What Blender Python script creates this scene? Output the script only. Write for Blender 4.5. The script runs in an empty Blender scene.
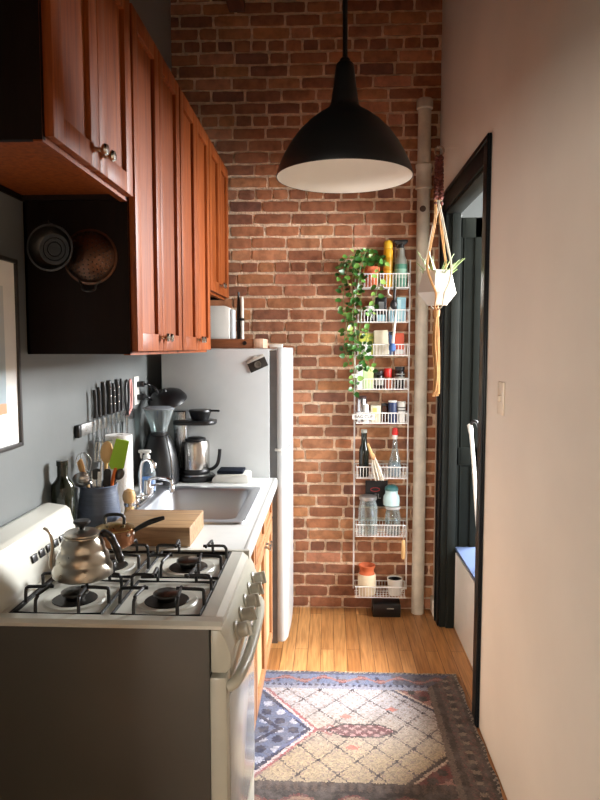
KEY, FILL, BULB, EXPO = 620.0, 310.0, 3.0, 0.35
KEY2 = 220.0
FW = (-3.1, -1.8, 1.1, 1.85)
import bpy, bmesh, math, random
from mathutils import Vector, Matrix
R = math.radians
PI = math.pi
random.seed(7)
scene = bpy.context.scene
COL = scene.collection

# ------------------------------------------------------------------ materials
def lin(c):
    out = []
    for v in c:
        v = v / 255.0
        out.append(v / 12.92 if v <= 0.04045 else ((v + 0.055) / 1.055) ** 2.4)
    return (out[0], out[1], out[2], 1.0)

def new_mat(name):
    m = bpy.data.materials.new(name)
    m.use_nodes = True
    nt = m.node_tree
    b = nt.nodes.get('Principled BSDF')
    return m, nt, b

def mat(name, rgb, rough=0.5, metal=0.0, var=0.12, scale=18.0, bump=0.0, bscale=60.0, coat=0.0, stretch=(1, 1, 1)):
    """plain surface with a little procedural tone variation"""
    m, nt, b = new_mat(name)
    L = nt.links.new
    tc = nt.nodes.new('ShaderNodeTexCoord')
    mp = nt.nodes.new('ShaderNodeMapping')
    mp.inputs['Scale'].default_value = stretch
    L(tc.outputs['Object'], mp.inputs['Vector'])
    n = nt.nodes.new('ShaderNodeTexNoise')
    n.inputs['Scale'].default_value = scale
    n.inputs['Detail'].default_value = 4
    L(mp.outputs[0], n.inputs['Vector'])
    ramp = nt.nodes.new('ShaderNodeValToRGB')
    c = lin(rgb)
    ramp.color_ramp.elements[0].position = 0.3
    ramp.color_ramp.elements[1].position = 0.7
    ramp.color_ramp.elements[0].color = [max(0, v * (1 - var)) for v in c[:3]] + [1]
    ramp.color_ramp.elements[1].color = [min(1, v * (1 + var)) for v in c[:3]] + [1]
    L(n.outputs['Fac'], ramp.inputs['Fac'])
    L(ramp.outputs['Color'], b.inputs['Base Color'])
    b.inputs['Roughness'].default_value = rough
    b.inputs['Metallic'].default_value = metal
    if coat:
        b.inputs['Coat Weight'].default_value = coat
    if bump:
        n2 = nt.nodes.new('ShaderNodeTexNoise')
        n2.inputs['Scale'].default_value = bscale
        n2.inputs['Detail'].default_value = 5
        L(mp.outputs[0], n2.inputs['Vector'])
        bp = nt.nodes.new('ShaderNodeBump')
        bp.inputs['Strength'].default_value = bump
        bp.inputs['Distance'].default_value = 0.01
        L(n2.outputs['Fac'], bp.inputs['Height'])
        L(bp.outputs['Normal'], b.inputs['Normal'])
    return m

def wood(name, dark, light, rough=0.4, grain=(30, 30, 2.2), rings=3.0, coat=0.0):
    """stretched noise grain; grain gives the scale per axis (small number = along the grain)"""
    m, nt, b = new_mat(name)
    L = nt.links.new
    tc = nt.nodes.new('ShaderNodeTexCoord')
    mp = nt.nodes.new('ShaderNodeMapping')
    mp.inputs['Scale'].default_value = grain
    L(tc.outputs['Object'], mp.inputs['Vector'])
    n = nt.nodes.new('ShaderNodeTexNoise')
    n.inputs['Scale'].default_value = rings
    n.inputs['Detail'].default_value = 8
    n.inputs['Distortion'].default_value = 0.6
    L(mp.outputs[0], n.inputs['Vector'])
    ramp = nt.nodes.new('ShaderNodeValToRGB')
    ramp.color_ramp.elements[0].position = 0.28
    ramp.color_ramp.elements[1].position = 0.72
    ramp.color_ramp.elements[0].color = lin(dark)
    ramp.color_ramp.elements[1].color = lin(light)
    L(n.outputs['Fac'], ramp.inputs['Fac'])
    L(ramp.outputs['Color'], b.inputs['Base Color'])
    b.inputs['Roughness'].default_value = rough
    if coat:
        b.inputs['Coat Weight'].default_value = coat
        b.inputs['Coat Roughness'].default_value = 0.25
    bp = nt.nodes.new('ShaderNodeBump')
    bp.inputs['Strength'].default_value = 0.08
    bp.inputs['Distance'].default_value = 0.004
    L(n.outputs['Fac'], bp.inputs['Height'])
    L(bp.outputs['Normal'], b.inputs['Normal'])
    return m

def glass(name, rgb=(240, 246, 246), rough=0.02):
    m, nt, b = new_mat(name)
    L = nt.links.new
    out = nt.nodes['Material Output']
    tr = nt.nodes.new('ShaderNodeBsdfTransparent'); tr.inputs['Color'].default_value = lin(rgb)
    gl = nt.nodes.new('ShaderNodeBsdfGlossy'); gl.inputs['Roughness'].default_value = rough
    df = nt.nodes.new('ShaderNodeBsdfDiffuse'); df.inputs['Color'].default_value = lin(rgb)
    lw = nt.nodes.new('ShaderNodeLayerWeight'); lw.inputs['Blend'].default_value = 0.35
    mr = nt.nodes.new('ShaderNodeMapRange'); mr.inputs['To Min'].default_value = 0.06; mr.inputs['To Max'].default_value = 0.75
    L(lw.outputs['Facing'], mr.inputs['Value'])
    m0 = nt.nodes.new('ShaderNodeMixShader'); m0.inputs[0].default_value = 0.35; L(gl.outputs[0], m0.inputs[1]); L(df.outputs[0], m0.inputs[2])
    m1 = nt.nodes.new('ShaderNodeMixShader'); L(mr.outputs[0], m1.inputs[0]); L(tr.outputs[0], m1.inputs[1]); L(m0.outputs[0], m1.inputs[2])
    L(m1.outputs[0], out.inputs['Surface'])
    return m

def metal_brushed(name, rgb, rough=0.28, stretch=(3, 3, 90)):
    m, nt, b = new_mat(name)
    L = nt.links.new
    tc = nt.nodes.new('ShaderNodeTexCoord')
    mp = nt.nodes.new('ShaderNodeMapping')
    mp.inputs['Scale'].default_value = stretch
    L(tc.outputs['Object'], mp.inputs['Vector'])
    n = nt.nodes.new('ShaderNodeTexNoise')
    n.inputs['Scale'].default_value = 6
    n.inputs['Detail'].default_value = 4
    L(mp.outputs[0], n.inputs['Vector'])
    mr = nt.nodes.new('ShaderNodeMapRange')
    mr.inputs['To Min'].default_value = rough * 0.7
    mr.inputs['To Max'].default_value = rough * 1.4
    L(n.outputs['Fac'], mr.inputs['Value'])
    L(mr.outputs[0], b.inputs['Roughness'])
    b.inputs['Base Color'].default_value = lin(rgb)
    b.inputs['Metallic'].default_value = 1.0
    return m

# ------------------------------------------------------------------ mesh helpers
def BM():
    return bmesh.new()

def _bevel(bm, geom_verts, w, seg=2):
    es = set()
    for v in geom_verts:
        for e in v.link_edges:
            es.add(e)
    bmesh.ops.bevel(bm, geom=list(es), offset=w, segments=seg, profile=0.5, affect='EDGES')

def box(bm, x0, x1, y0, y1, z0, z1, bev=0.0, rot=None, seg=2):
    M = Matrix.Translation(((x0 + x1) / 2, (y0 + y1) / 2, (z0 + z1) / 2))
    if rot is not None:
        M = M @ rot.to_4x4()
    M = M @ Matrix.Diagonal((abs(x1 - x0), abs(y1 - y0), abs(z1 - z0), 1))
    g = bmesh.ops.create_cube(bm, size=1.0, matrix=M)
    if bev > 0:
        _bevel(bm, g['verts'], bev, seg)

def rx(a): return Matrix.Rotation(R(a), 3, 'X')
def ry(a): return Matrix.Rotation(R(a), 3, 'Y')
def rz(a): return Matrix.Rotation(R(a), 3, 'Z')

def lathe(bm, prof, loc=(0, 0, 0), seg=32, rot=None, sx=1.0, sy=1.0, cap=True):
    """prof: list of (r, z); rot a 3x3 matrix turning +z"""
    loc = Vector(loc)
    rings = []
    for (r, z) in prof:
        if r < 1e-6:
            p = Vector((0, 0, z))
            if rot is not None: p = rot @ p
            rings.append([bm.verts.new(p + loc)])
        else:
            row = []
            for i in range(seg):
                a = 2 * PI * i / seg
                p = Vector((r * sx * math.cos(a), r * sy * math.sin(a), z))
                if rot is not None: p = rot @ p
                row.append(bm.verts.new(p + loc))
            rings.append(row)
    for A, B in zip(rings[:-1], rings[1:]):
        if len(A) == 1 and len(B) == 1:
            continue
        for i in range(seg):
            j = (i + 1) % seg
            if len(A) == 1: bm.faces.new((A[0], B[j], B[i]))
            elif len(B) == 1: bm.faces.new((A[i], A[j], B[0]))
            else: bm.faces.new((A[i], A[j], B[j], B[i]))
    if cap:
        if len(rings[0]) > 1: bm.faces.new(list(reversed(rings[0])))
        if len(rings[-1]) > 1: bm.faces.new(rings[-1])

def tube(bm, pts, r, seg=8, closed=False, caps=True):
    """round bar along pts; r a number or a list"""
    pts = [Vector(p) for p in pts]
    n = len(pts)
    rr = r if isinstance(r, (list, tuple)) else [r] * n
    rings = []
    prev = None
    for i, p in enumerate(pts):
        if closed:
            t = (pts[(i + 1) % n] - pts[i - 1]).normalized()
        elif i == 0: t = (pts[1] - p).normalized()
        elif i == n - 1: t = (p - pts[i - 1]).normalized()
        else: t = ((pts[i + 1] - p).normalized() + (p - pts[i - 1]).normalized()).normalized()
        if prev is None:
            up = Vector((0, 0, 1)) if abs(t.z) < 0.9 else Vector((1, 0, 0))
            a = t.cross(up).normalized()
        else:
            a = (prev - t * prev.dot(t)).normalized()
        prev = a
        b = t.cross(a)
        rings.append([bm.verts.new(p + (a * math.cos(2 * PI * k / seg) + b * math.sin(2 * PI * k / seg)) * rr[i]) for k in range(seg)])
    m = n if closed else n - 1
    for i in range(m):
        A, B = rings[i], rings[(i + 1) % n]
        for k in range(seg):
            j = (k + 1) % seg
            bm.faces.new((A[k], B[k], B[j], A[j]))
    if caps and not closed:
        bm.faces.new(rings[0])
        bm.faces.new(list(reversed(rings[-1])))

def smooth_path(pts, n=6):
    """Catmull-Rom through pts"""
    pts = [Vector(p) for p in pts]
    out = []
    for i in range(len(pts) - 1):
        p0 = pts[max(i - 1, 0)]; p1 = pts[i]; p2 = pts[i + 1]; p3 = pts[min(i + 2, len(pts) - 1)]
        for k in range(n):
            t = k / n
            out.append(0.5 * ((2 * p1) + (p2 - p0) * t + (2 * p0 - 5 * p1 + 4 * p2 - p3) * t * t + (3 * p1 - p0 - 3 * p2 + p3) * t ** 3))
    out.append(pts[-1])
    return out

def prism(bm, poly, axis, a, b, bev=0.0):
    """poly: 2-D outline; axis 'y': (x,z), 'x': (y,z), 'z': (x,y); extruded a..b"""
    def P(u, v, w):
        return {'y': (u, w, v), 'x': (w, u, v), 'z': (u, v, w)}[axis]
    A = [bm.verts.new(P(u, v, a)) for u, v in poly]
    B = [bm.verts.new(P(u, v, b)) for u, v in poly]
    n = len(poly)
    fs = [bm.faces.new(A), bm.faces.new(list(reversed(B)))]
    for i in range(n):
        j = (i + 1) % n
        fs.append(bm.faces.new((A[i], B[i], B[j], A[j])))
    bmesh.ops.recalc_face_normals(bm, faces=fs)
    if bev:
        _bevel(bm, A + B, bev, 2)

OFF = {}
def base_of(bm):
    xs = [v.co.x for v in bm.verts]; ys = [v.co.y for v in bm.verts]; zs = [v.co.z for v in bm.verts]
    return Vector(((min(xs) + max(xs)) / 2, (min(ys) + max(ys)) / 2, min(zs)))

def obj(name, bm, m, parent=None, label=None, sharp=38, recalc=True):
    """ONE mesh object built in world coordinates; origin = the thing's base"""
    if recalc:
        bmesh.ops.recalc_face_normals(bm, faces=bm.faces[:])
    off = OFF[parent.name] if parent is not None else base_of(bm)
    bmesh.ops.translate(bm, verts=bm.verts[:], vec=-off)
    me = bpy.data.meshes.new(name)
    bm.to_mesh(me); bm.free()
    for p in me.polygons: p.use_smooth = True
    try: me.set_sharp_from_angle(angle=R(sharp))
    except Exception: pass
    if isinstance(m, (list, tuple)):
        for k in m: me.materials.append(k)
    else: me.materials.append(m)
    o = bpy.data.objects.new(name, me)
    COL.objects.link(o)
    OFF[o.name] = off
    if parent is not None: o.parent = parent
    else: o.location = off
    if label: o['label'] = label
    return o

def thing(name, label, cat, loc, group=None):
    o = bpy.data.objects.new(name, None)
    COL.objects.link(o)
    o.location = loc
    o.empty_display_size = 0.05
    OFF[o.name] = Vector(loc)
    o['label'] = label; o['category'] = cat
    if group: o['group'] = group
    return o

def solo(name, bm, m, label, cat, group=None, sharp=38):
    o = obj(name, bm, m, None, label, sharp)
    o['category'] = cat
    if group: o['group'] = group
    return o

def struct(name, bm, m, parent=None, sharp=38, label=None, cat=None):
    o = obj(name, bm, m, parent, None, sharp)
    if parent is None:
        o['kind'] = 'structure'
        if label: o['label'] = label
        if cat: o['category'] = cat
    return o

def text_mesh(s, size, depth, M):
    """flat raised lettering as a bmesh, placed with matrix M"""
    cu = bpy.data.curves.new('lettering', 'FONT')
    cu.body = s; cu.size = size; cu.extrude = depth
    cu.align_x = 'CENTER'; cu.align_y = 'CENTER'
    o = bpy.data.objects.new('lettering', cu)
    COL.objects.link(o)
    dg = bpy.context.evaluated_depsgraph_get()
    dg.update()
    me = bpy.data.meshes.new_from_object(o.evaluated_get(dg))
    bm = BM(); bm.from_mesh(me)
    bmesh.ops.transform(bm, matrix=M, verts=bm.verts[:])
    bpy.data.objects.remove(o); bpy.data.curves.remove(cu); bpy.data.meshes.remove(me)
    return bm
# ------------------------------------------------------------------ palette
WHITE = mat('white_enamel', (226, 224, 216), 0.3, var=0.03)
BLACK = mat('black_plastic', (18, 18, 20), 0.35, var=0.2)
BLACKM = mat('black_iron', (14, 14, 15), 0.45, var=0.25, bump=0.1)
STEEL = metal_brushed('brushed_steel', (190, 190, 188), 0.28)
CHROME = mat('chrome', (215, 215, 218), 0.12, 1.0, var=0.03)
DARKST = mat('dark_steel', (84, 80, 76), 0.3, 1.0, var=0.15)
CAB = wood('cherry_cabinet_wood', (108, 46, 14), (156, 80, 29), 0.5, (26, 26, 1.6), 2.6)
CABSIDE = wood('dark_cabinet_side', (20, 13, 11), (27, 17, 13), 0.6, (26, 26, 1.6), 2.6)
BASEW = wood('honey_cabinet_wood', (148, 98, 62), (186, 136, 94), 0.42, (26, 26, 1.6), 2.6)
BASEWS = wood('honey_panel_wood', (196, 150, 104), (222, 184, 142), 0.45, (26, 26, 1.6), 2.6)
BRASSK = mat('dark_bronze_knob', (70, 58, 48), 0.28, 1.0)
NICKEL = mat('nickel_knob', (205, 200, 192), 0.2, 1.0, var=0.05)
GLASS = glass('clear_glass')
BLACKPAINT = mat('black_door_paint', (20, 22, 24), 0.32, var=0.15, scale=6, bump=0.05, bscale=25)
CAB.node_tree.nodes['Principled BSDF'].inputs['Specular IOR Level'].default_value = 0.3
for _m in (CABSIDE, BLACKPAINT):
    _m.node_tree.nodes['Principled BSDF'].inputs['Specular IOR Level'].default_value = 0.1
GREENDARK = mat('dark_green_paint', (20, 23, 20), 0.8, var=0.1, scale=5)
WIRE = mat('white_wire_coating', (236, 232, 226), 0.35, var=0.03)

# ------------------------------------------------------------------ setting
XL, XR, YB = -0.89, 0.615, 3.84     # left wall, right wall, brick face
ZC = 3.56
DY0, DY1, DZ = 2.705, 3.61, 2.26    # doorway opening
PLASTER = mat('beige_plaster', (221, 212, 199), 0.75, var=0.04, scale=2.5, bump=0.25, bscale=4)
GREYWALL = mat('grey_wall_paint', (112, 115, 114), 0.38, var=0.06, scale=3, bump=0.12, bscale=8)
ROOMWHITE = mat('grey_room_paint', (150, 150, 148), 0.7, var=0.03)
CEILM = wood('dark_ceiling_boards', (26, 19, 15), (40, 30, 24), 0.7, (2, 30, 30), 2)

# floor: narrow oak strips running away from the camera
def floor_mat():
    m, nt, b = new_mat('oak_strip_floor')
    L = nt.links.new
    tc = nt.nodes.new('ShaderNodeTexCoord')
    mp = nt.nodes.new('ShaderNodeMapping'); mp.inputs['Rotation'].default_value = (0, 0, PI / 2)
    L(tc.outputs['Object'], mp.inputs['Vector'])
    br = nt.nodes.new('ShaderNodeTexBrick')
    br.inputs['Scale'].default_value = 1.0
    br.inputs['Brick Width'].default_value = 0.72
    br.inputs['Row Height'].default_value = 0.066
    br.inputs['Mortar Size'].default_value = 0.0012
    br.inputs['Mortar Smooth'].default_value = 0.1
    br.inputs['Bias'].default_value = 0.0
    br.offset = 0.37; br.offset_frequency = 2
    br.inputs['Color1'].default_value = lin((208, 152, 94))
    br.inputs['Color2'].default_value = lin((172, 116, 66))
    br.inputs['Mortar'].default_value = lin((82, 50, 24))
    L(mp.outputs[0], br.inputs['Vector'])
    mp2 = nt.nodes.new('ShaderNodeMapping'); mp2.inputs['Scale'].default_value = (42, 2.4, 1)
    L(tc.outputs['Object'], mp2.inputs['Vector'])
    n = nt.nodes.new('ShaderNodeTexNoise'); n.inputs['Scale'].default_value = 2.2; n.inputs['Detail'].default_value = 8
    n.inputs['Distortion'].default_value = 0.5
    L(mp2.outputs[0], n.inputs['Vector'])
    rp = nt.nodes.new('ShaderNodeValToRGB')
    rp.color_ramp.elements[0].position = 0.3; rp.color_ramp.elements[0].color = (0.55, 0.5, 0.45, 1)
    rp.color_ramp.elements[1].position = 0.65; rp.color_ramp.elements[1].color = (1.1, 1.1, 1.1, 1)
    L(n.outputs['Fac'], rp.inputs['Fac'])
    mx = nt.nodes.new('ShaderNodeMix'); mx.data_type = 'RGBA'; mx.blend_type = 'MULTIPLY'; mx.inputs['Factor'].default_value = 0.8
    L(br.outputs['Color'], mx.inputs['A']); L(rp.outputs['Color'], mx.inputs['B'])
    L(mx.outputs['Result'], b.inputs['Base Color'])
    b.inputs['Roughness'].default_value = 0.35
    bp = nt.nodes.new('ShaderNodeBump'); bp.inputs['Strength'].default_value = 0.4; bp.inputs['Distance'].default_value = 0.002
    bp.invert = True
    L(br.outputs['Fac'], bp.inputs['Height']); L(bp.outputs['Normal'], b.inputs['Normal'])
    return m
bm = BM(); box(bm, -3.3, 2.7, -5.4, 5.7, -0.1, 0.0)
struct('floor', bm, floor_mat())
bm = BM(); box(bm, -3.3, 2.7, -5.4, 5.7, ZC, ZC + 0.1)
struct('ceiling', bm, CEILM)

# brick wall: real bricks standing proud of a rough mortar bed
def brick_mat():
    m, nt, b = new_mat('old_red_brick')
    L = nt.links.new
    g = nt.nodes.new('ShaderNodeNewGeometry')
    rp = nt.nodes.new('ShaderNodeValToRGB')
    els = rp.color_ramp.elements
    els[0].position = 0.0; els[0].color = lin((120, 78, 62))
    els[1].position = 1.0; els[1].color = lin((186, 126, 96))
    for p, c in ((0.15, (156, 100, 68)), (0.35, (138, 90, 66)), (0.5, (178, 116, 78)), (0.72, (150, 98, 70)), (0.88, (186, 128, 84))):
        e = els.new(p); e.color = lin(c)
    L(g.outputs['Random Per Island'], rp.inputs['Fac'])
    tc = nt.nodes.new('ShaderNodeTexCoord')
    n = nt.nodes.new('ShaderNodeTexNoise'); n.inputs['Scale'].default_value = 24; n.inputs['Detail'].default_value = 7
    L(tc.outputs['Object'], n.inputs['Vector'])
    r2 = nt.nodes.new('ShaderNodeValToRGB')
    r2.color_ramp.elements[0].position = 0.3; r2.color_ramp.elements[0].color = (0.62, 0.6, 0.58, 1)
    r2.color_ramp.elements[1].position = 0.62; r2.color_ramp.elements[1].color = (1.12, 1.1, 1.1, 1)
    L(n.outputs['Fac'], r2.inputs['Fac'])
    mx = nt.nodes.new('ShaderNodeMix'); mx.data_type = 'RGBA'; mx.blend_type = 'MULTIPLY'; mx.inputs['Factor'].default_value = 0.9
    L(rp.outputs['Color'], mx.inputs['A']); L(r2.outputs['Color'], mx.inputs['B'])
    # limewash / mortar smears with a shape of their own
    n3 = nt.nodes.new('ShaderNodeTexNoise'); n3.inputs['Scale'].default_value = 9; n3.inputs['Detail'].default_value = 9; n3.inputs['Roughness'].default_value = 0.75
    L(tc.outputs['Object'], n3.inputs['Vector'])
    r3 = nt.nodes.new('ShaderNodeValToRGB')
    r3.color_ramp.elements[0].position = 0.6; r3.color_ramp.elements[0].color = (0, 0, 0, 1)
    r3.color_ramp.elements[1].position = 0.72; r3.color_ramp.elements[1].color = (0.3, 0.3, 0.3, 1)
    L(n3.outputs['Fac'], r3.inputs['Fac'])
    m2 = nt.nodes.new('ShaderNodeMix'); m2.data_type = 'RGBA'
    L(r3.outputs['Color'], m2.inputs['Factor']); L(mx.outputs['Result'], m2.inputs['A'])
    m2.inputs['B'].default_value = lin((196, 160, 136))
    L(m2.outputs['Result'], b.inputs['Base Color'])
    b.inputs['Roughness'].default_value = 0.85
    bp = nt.nodes.new('ShaderNodeBump'); bp.inputs['Strength'].default_value = 0.6; bp.inputs['Distance'].default_value = 0.006
    L(n.outputs['Fac'], bp.inputs['Height']); L(bp.outputs['Normal'], b.inputs['Normal'])
    return m
MORTAR = mat('pale_mortar', (224, 194, 164), 0.95, var=0.22, scale=40, bump=0.9, bscale=90)
bm = BM()
box(bm, -0.97, 0.70, YB + 0.0055, YB + 0.12, 0, ZC)
wb = struct('wall_back', bm, MORTAR)
bm = BM()
ch = 0.0677; row = 0; z = 0.003
rng = random.Random(3)
while z < ZC - 0.03:
    header = (row % 6 == 5)
    L_ = 0.098 if header else 0.205
    x = -0.93 - (0.5 * L_ if row % 2 else 0.0) - rng.uniform(0, 0.03)
    while x < 0.64:
        w = L_ * rng.uniform(0.9, 1.06)
        if rng.random() < 0.06 and not header: w *= 0.55
        x0, x1 = x + 0.0055, x + w - 0.0055
        cx0, cx1 = max(x0, -0.93), min(x1, 0.635)
        if cx1 - cx0 > 0.03:
            fr = YB + rng.uniform(-0.005, 0.0005)
            zz0 = z + 0.0045 + rng.uniform(-0.002, 0.002); zz1 = z + ch - 0.0085 + rng.uniform(-0.002, 0.002)
            nx = max(2, int((cx1 - cx0) / 0.03)); nz = 2
            # front grid with ragged edges plus sides
            front = []; back = []
            for k in range(nz + 1):
                ra, rb = [], []
                for i in range(nx + 1):
                    px = cx0 + (cx1 - cx0) * i / nx; pz = zz0 + (zz1 - zz0) * k / nz
                    edge = i in (0, nx) or k in (0, nz)
                    corner = i in (0, nx) and k in (0, nz)
                    jx = rng.uniform(-0.002, 0.002); jz = rng.uniform(-0.0018, 0.0018)
                    if corner:
                        jx += 0.0025 if i == 0 else -0.0025
                        jz += 0.0022 if k == 0 else -0.0022
                    py = fr + (0.0018 + rng.uniform(0, 0.0014) if edge else rng.uniform(-0.0015, 0.0015))
                    ra.append(bm.verts.new((px + jx, py, pz + jz)))
                    rb.append(bm.verts.new((px + jx * 0.4, YB + 0.02, pz + jz * 0.4)))
                front.append(ra); back.append(rb)
            for k in range(nz):
                for i in range(nx):
                    bm.faces.new((front[k][i], front[k][i + 1], front[k + 1][i + 1], front[k + 1][i]))
            loopF = front[0] + [front[k][nx] for k in range(1, nz + 1)] + list(reversed(front[nz][:-1])) + [front[k][0] for k in range(nz - 1, 0, -1)]
            loopB = back[0] + [back[k][nx] for k in range(1, nz + 1)] + list(reversed(back[nz][:-1])) + [back[k][0] for k in range(nz - 1, 0, -1)]
            used = set(loopB)
            for k in range(nz + 1):
                for v in back[k]:
                    if v not in used: bm.verts.remove(v)
            nl = len(loopF)
            for i in range(nl):
                j = (i + 1) % nl
                bm.faces.new((loopF[i], loopB[i], loopB[j], loopF[j]))
        x += w
    z += ch; row += 1
struct('bricks', bm, brick_mat(), parent=wb, sharp=60)

bm = BM(); box(bm, XL - 0.1, XL, -0.60, YB + 0.1, 0, ZC)
struct('wall_left', bm, GREYWALL)
# right wall with the doorway
bm = BM()
T = 0.075
box(bm, XR, XR + T, -5.2, DY0, 0, ZC)
box(bm, XR, XR + T, DY1, YB + 0.1, 0, ZC)
box(bm, XR, XR + T, DY0, DY1, DZ, ZC)
struct('wall_right', bm, PLASTER)
# casing of the doorway
bm = BM()
cw = 0.092
box(bm, XR - 0.011, XR - 0.001, DY0 - cw, DY0 + 0.005, 0.001, DZ + cw, 0.004)
box(bm, XR - 0.011, XR - 0.001, DY1 - 0.005, DY1 + cw - 0.01, 0.001, DZ + cw, 0.004)
box(bm, XR - 0.011, XR - 0.001, DY0 + 0.005, DY1 - 0.005, DZ - 0.005, DZ + cw, 0.004)
for y0, y1 in ((DY0 - cw, DY0 - cw + 0.022), (DY1 + cw - 0.032, DY1 + cw - 0.01)):
    box(bm, XR - 0.018, XR - 0.010, y0, y1, 0.001, DZ + cw, 0.004)
box(bm, XR - 0.018, XR - 0.010, DY0 - cw, DY1 + cw - 0.01, DZ + cw - 0.022, DZ + cw, 0.004)
struct('trim_1', bm, BLACKPAINT)
bm = BM()   # jamb lining and stop
box(bm, XR - 0.001, XR + T + 0.002, DY0 - 0.001, DY0 + 0.018, 0.001, DZ, 0.002)
box(bm, XR - 0.001, XR + T + 0.002, DY1 - 0.018, DY1 + 0.001, 0.001, DZ, 0.002)
box(bm, XR - 0.001, XR + T + 0.002, DY0 + 0.018, DY1 - 0.018, DZ - 0.018, DZ, 0.002)
box(bm, XR + 0.03, XR + T, DY1 - 0.032, DY1 - 0.018, 0.001, DZ - 0.018, 0.002)
JP = mat('dark_jamb_paint', (30, 33, 30), 0.55, var=0.1)
JP.node_tree.nodes['Principled BSDF'].inputs['Specular IOR Level'].default_value = 0.12
struct('trim_2', bm, JP)
bm = BM(); box(bm, 0.600, 0.614, 3.730, 3.832, 0.001, 0.09, 0.003)
struct('baseboard_right', bm, PLASTER)

# room beyond the doorway
bm = BM()
X2 = 2.55
WY0, WY1, WZ0, WZ1 = 3.9, 5.4, 1.8, 3.1
UY0, UY1, UZ0, UZ1 = 2.0, 3.45, 1.25, 2.6
box(bm, X2, X2 + 0.12, 1.6, UY0, 0, ZC); box(bm, X2, X2 + 0.12, UY1, WY0, 0, ZC)
box(bm, X2, X2 + 0.12, UY0, UY1, 0, UZ0); box(bm, X2, X2 + 0.12, UY0, UY1, UZ1, ZC)
box(bm, X2, X2 + 0.12, WY1, 5.62, 0, ZC)
box(bm, X2, X2 + 0.12, WY0, WY1, 0, WZ0); box(bm, X2, X2 + 0.12, WY0, WY1, WZ1, ZC)
struct('wall_side', bm, ROOMWHITE)
bm = BM(); box(bm, XR + T, X2, 1.5, 1.6, 0, ZC); struct('wall_front', bm, ROOMWHITE)
bm = BM(); box(bm, XR, X2 + 0.12, 5.5, 5.62, 0, ZC); struct('wall_far', bm, GREENDARK)
bm = BM(); box(bm, XR, XR + T, YB + 0.12, 5.5, 0, ZC); struct('wall_inner', bm, ROOMWHITE)
fr = BM()
for (y0, y1, z0, z1) in ((WY0, WY0 + 0.05, WZ0, WZ1), (WY1 - 0.05, WY1, WZ0, WZ1), (WY0, WY1, WZ0, WZ0 + 0.05), (WY0, WY1, WZ1 - 0.05, WZ1), (WY0, WY1, 2.43, 2.47)):
    box(fr, X2 + 0.02, X2 + 0.07, y0, y1, z0, z1, 0.004)
struct('window_1', fr, ROOMWHITE)
fr = BM()
for (y0, y1, z0, z1) in ((UY0, UY0 + 0.05, UZ0, UZ1), (UY1 - 0.05, UY1, UZ0, UZ1), (UY0, UY1, UZ0, UZ0 + 0.05), (UY0, UY1, UZ1 - 0.05, UZ1), (UY0, UY1, 1.90, 1.94)):
    box(fr, X2 + 0.02, X2 + 0.07, y0, y1, z0, z1, 0.004)
struct('window_3', fr, ROOMWHITE)
# dark panelled door at the end of that room
d2 = BM()
box(d2, 0.78, 1.66, 5.455, 5.495, 0.005, 2.05, 0.003)
for x0, x1 in ((0.78, 0.90), (1.00, 1.10), (1.54, 1.66)):
    box(d2, x0, x1, 5.44, 5.46, 0.005, 2.05, 0.003)
box(d2, 0.72, 0.80, 5.43, 5.498, 0.002, 2.14, 0.004); box(d2, 1.64, 1.72, 5.43, 5.498, 0.002, 2.14, 0.004); box(d2, 0.72, 1.72, 5.43, 5.498, 2.05, 2.14, 0.004)
DG = mat('green_black_door', (34, 39, 34), 0.75, var=0.1)
DG.node_tree.nodes['Principled BSDF'].inputs['Specular IOR Level'].default_value = 0.1
struct('door_1', d2, DG)

# dark folding door leaf standing open just past the far jamb
d3 = BM()
lx0, lx1, ly0 = XR + T + 0.004, 0.825, 3.622
box(d3, lx0, lx1, ly0, ly0 + 0.035, 0.006, 2.225, 0.002)
for a, b in ((lx0, lx0 + 0.012), (lx0 + 0.020, lx0 + 0.026), (lx0 + 0.078, lx1)):
    box(d3, a, b, ly0 - 0.009, ly0 + 0.001, 0.006, 2.225, 0.002)
for a, b in ((0.006, 0.16), (0.9, 1.0), (2.12, 2.225)):
    box(d3, lx0, lx1, ly0 - 0.009, ly0 + 0.001, a, b, 0.002)
LP = mat('dark_leaf_paint', (22, 25, 22), 0.7, var=0.1)
LP.node_tree.nodes['Principled BSDF'].inputs['Specular IOR Level'].default_value = 0.08
struct('door_2', d3, LP)
# larger room behind the camera: window in its rear wall, and an unseen header added to keep its light off the upper walls
RB = -5.2
bm = BM()
VX0, VX1, VZ0, VZ1 = FW
box(bm, -3.3, VX0, RB - 0.12, RB, 0, ZC); box(bm, VX1, XR + T, RB - 0.12, RB, 0, ZC)
box(bm, VX0, VX1, RB - 0.12, RB, 0, VZ0); box(bm, VX0, VX1, RB - 0.12, RB, VZ1, ZC)
struct('wall_rear', bm, PLASTER)
bm = BM(); box(bm, -3.3, -3.2, RB, -0.50, 0, ZC); struct('wall_street', bm, PLASTER)
bm = BM(); box(bm, -3.2, XL - 0.1, -0.60, -0.50, 0, ZC); struct('wall_return', bm, PLASTER)
bm = BM(); box(bm, XL, XR, -0.60, -0.50, 1.95, ZC); struct('wall_light_blocker', bm, PLASTER)
fr = BM()
for (x0, x1, z0, z1) in ((VX0, VX0 + 0.06, VZ0, VZ1), (VX1 - 0.06, VX1, VZ0, VZ1), (VX0, VX1, VZ0, VZ0 + 0.06), (VX0, VX1, VZ1 - 0.06, VZ1), ((VX0 + VX1) / 2 - 0.025, (VX0 + VX1) / 2 + 0.025, VZ0, VZ1)):
    box(fr, x0, x1, RB - 0.08, RB - 0.03, z0, z1, 0.004)
struct('window_2', fr, ROOMWHITE)
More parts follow.
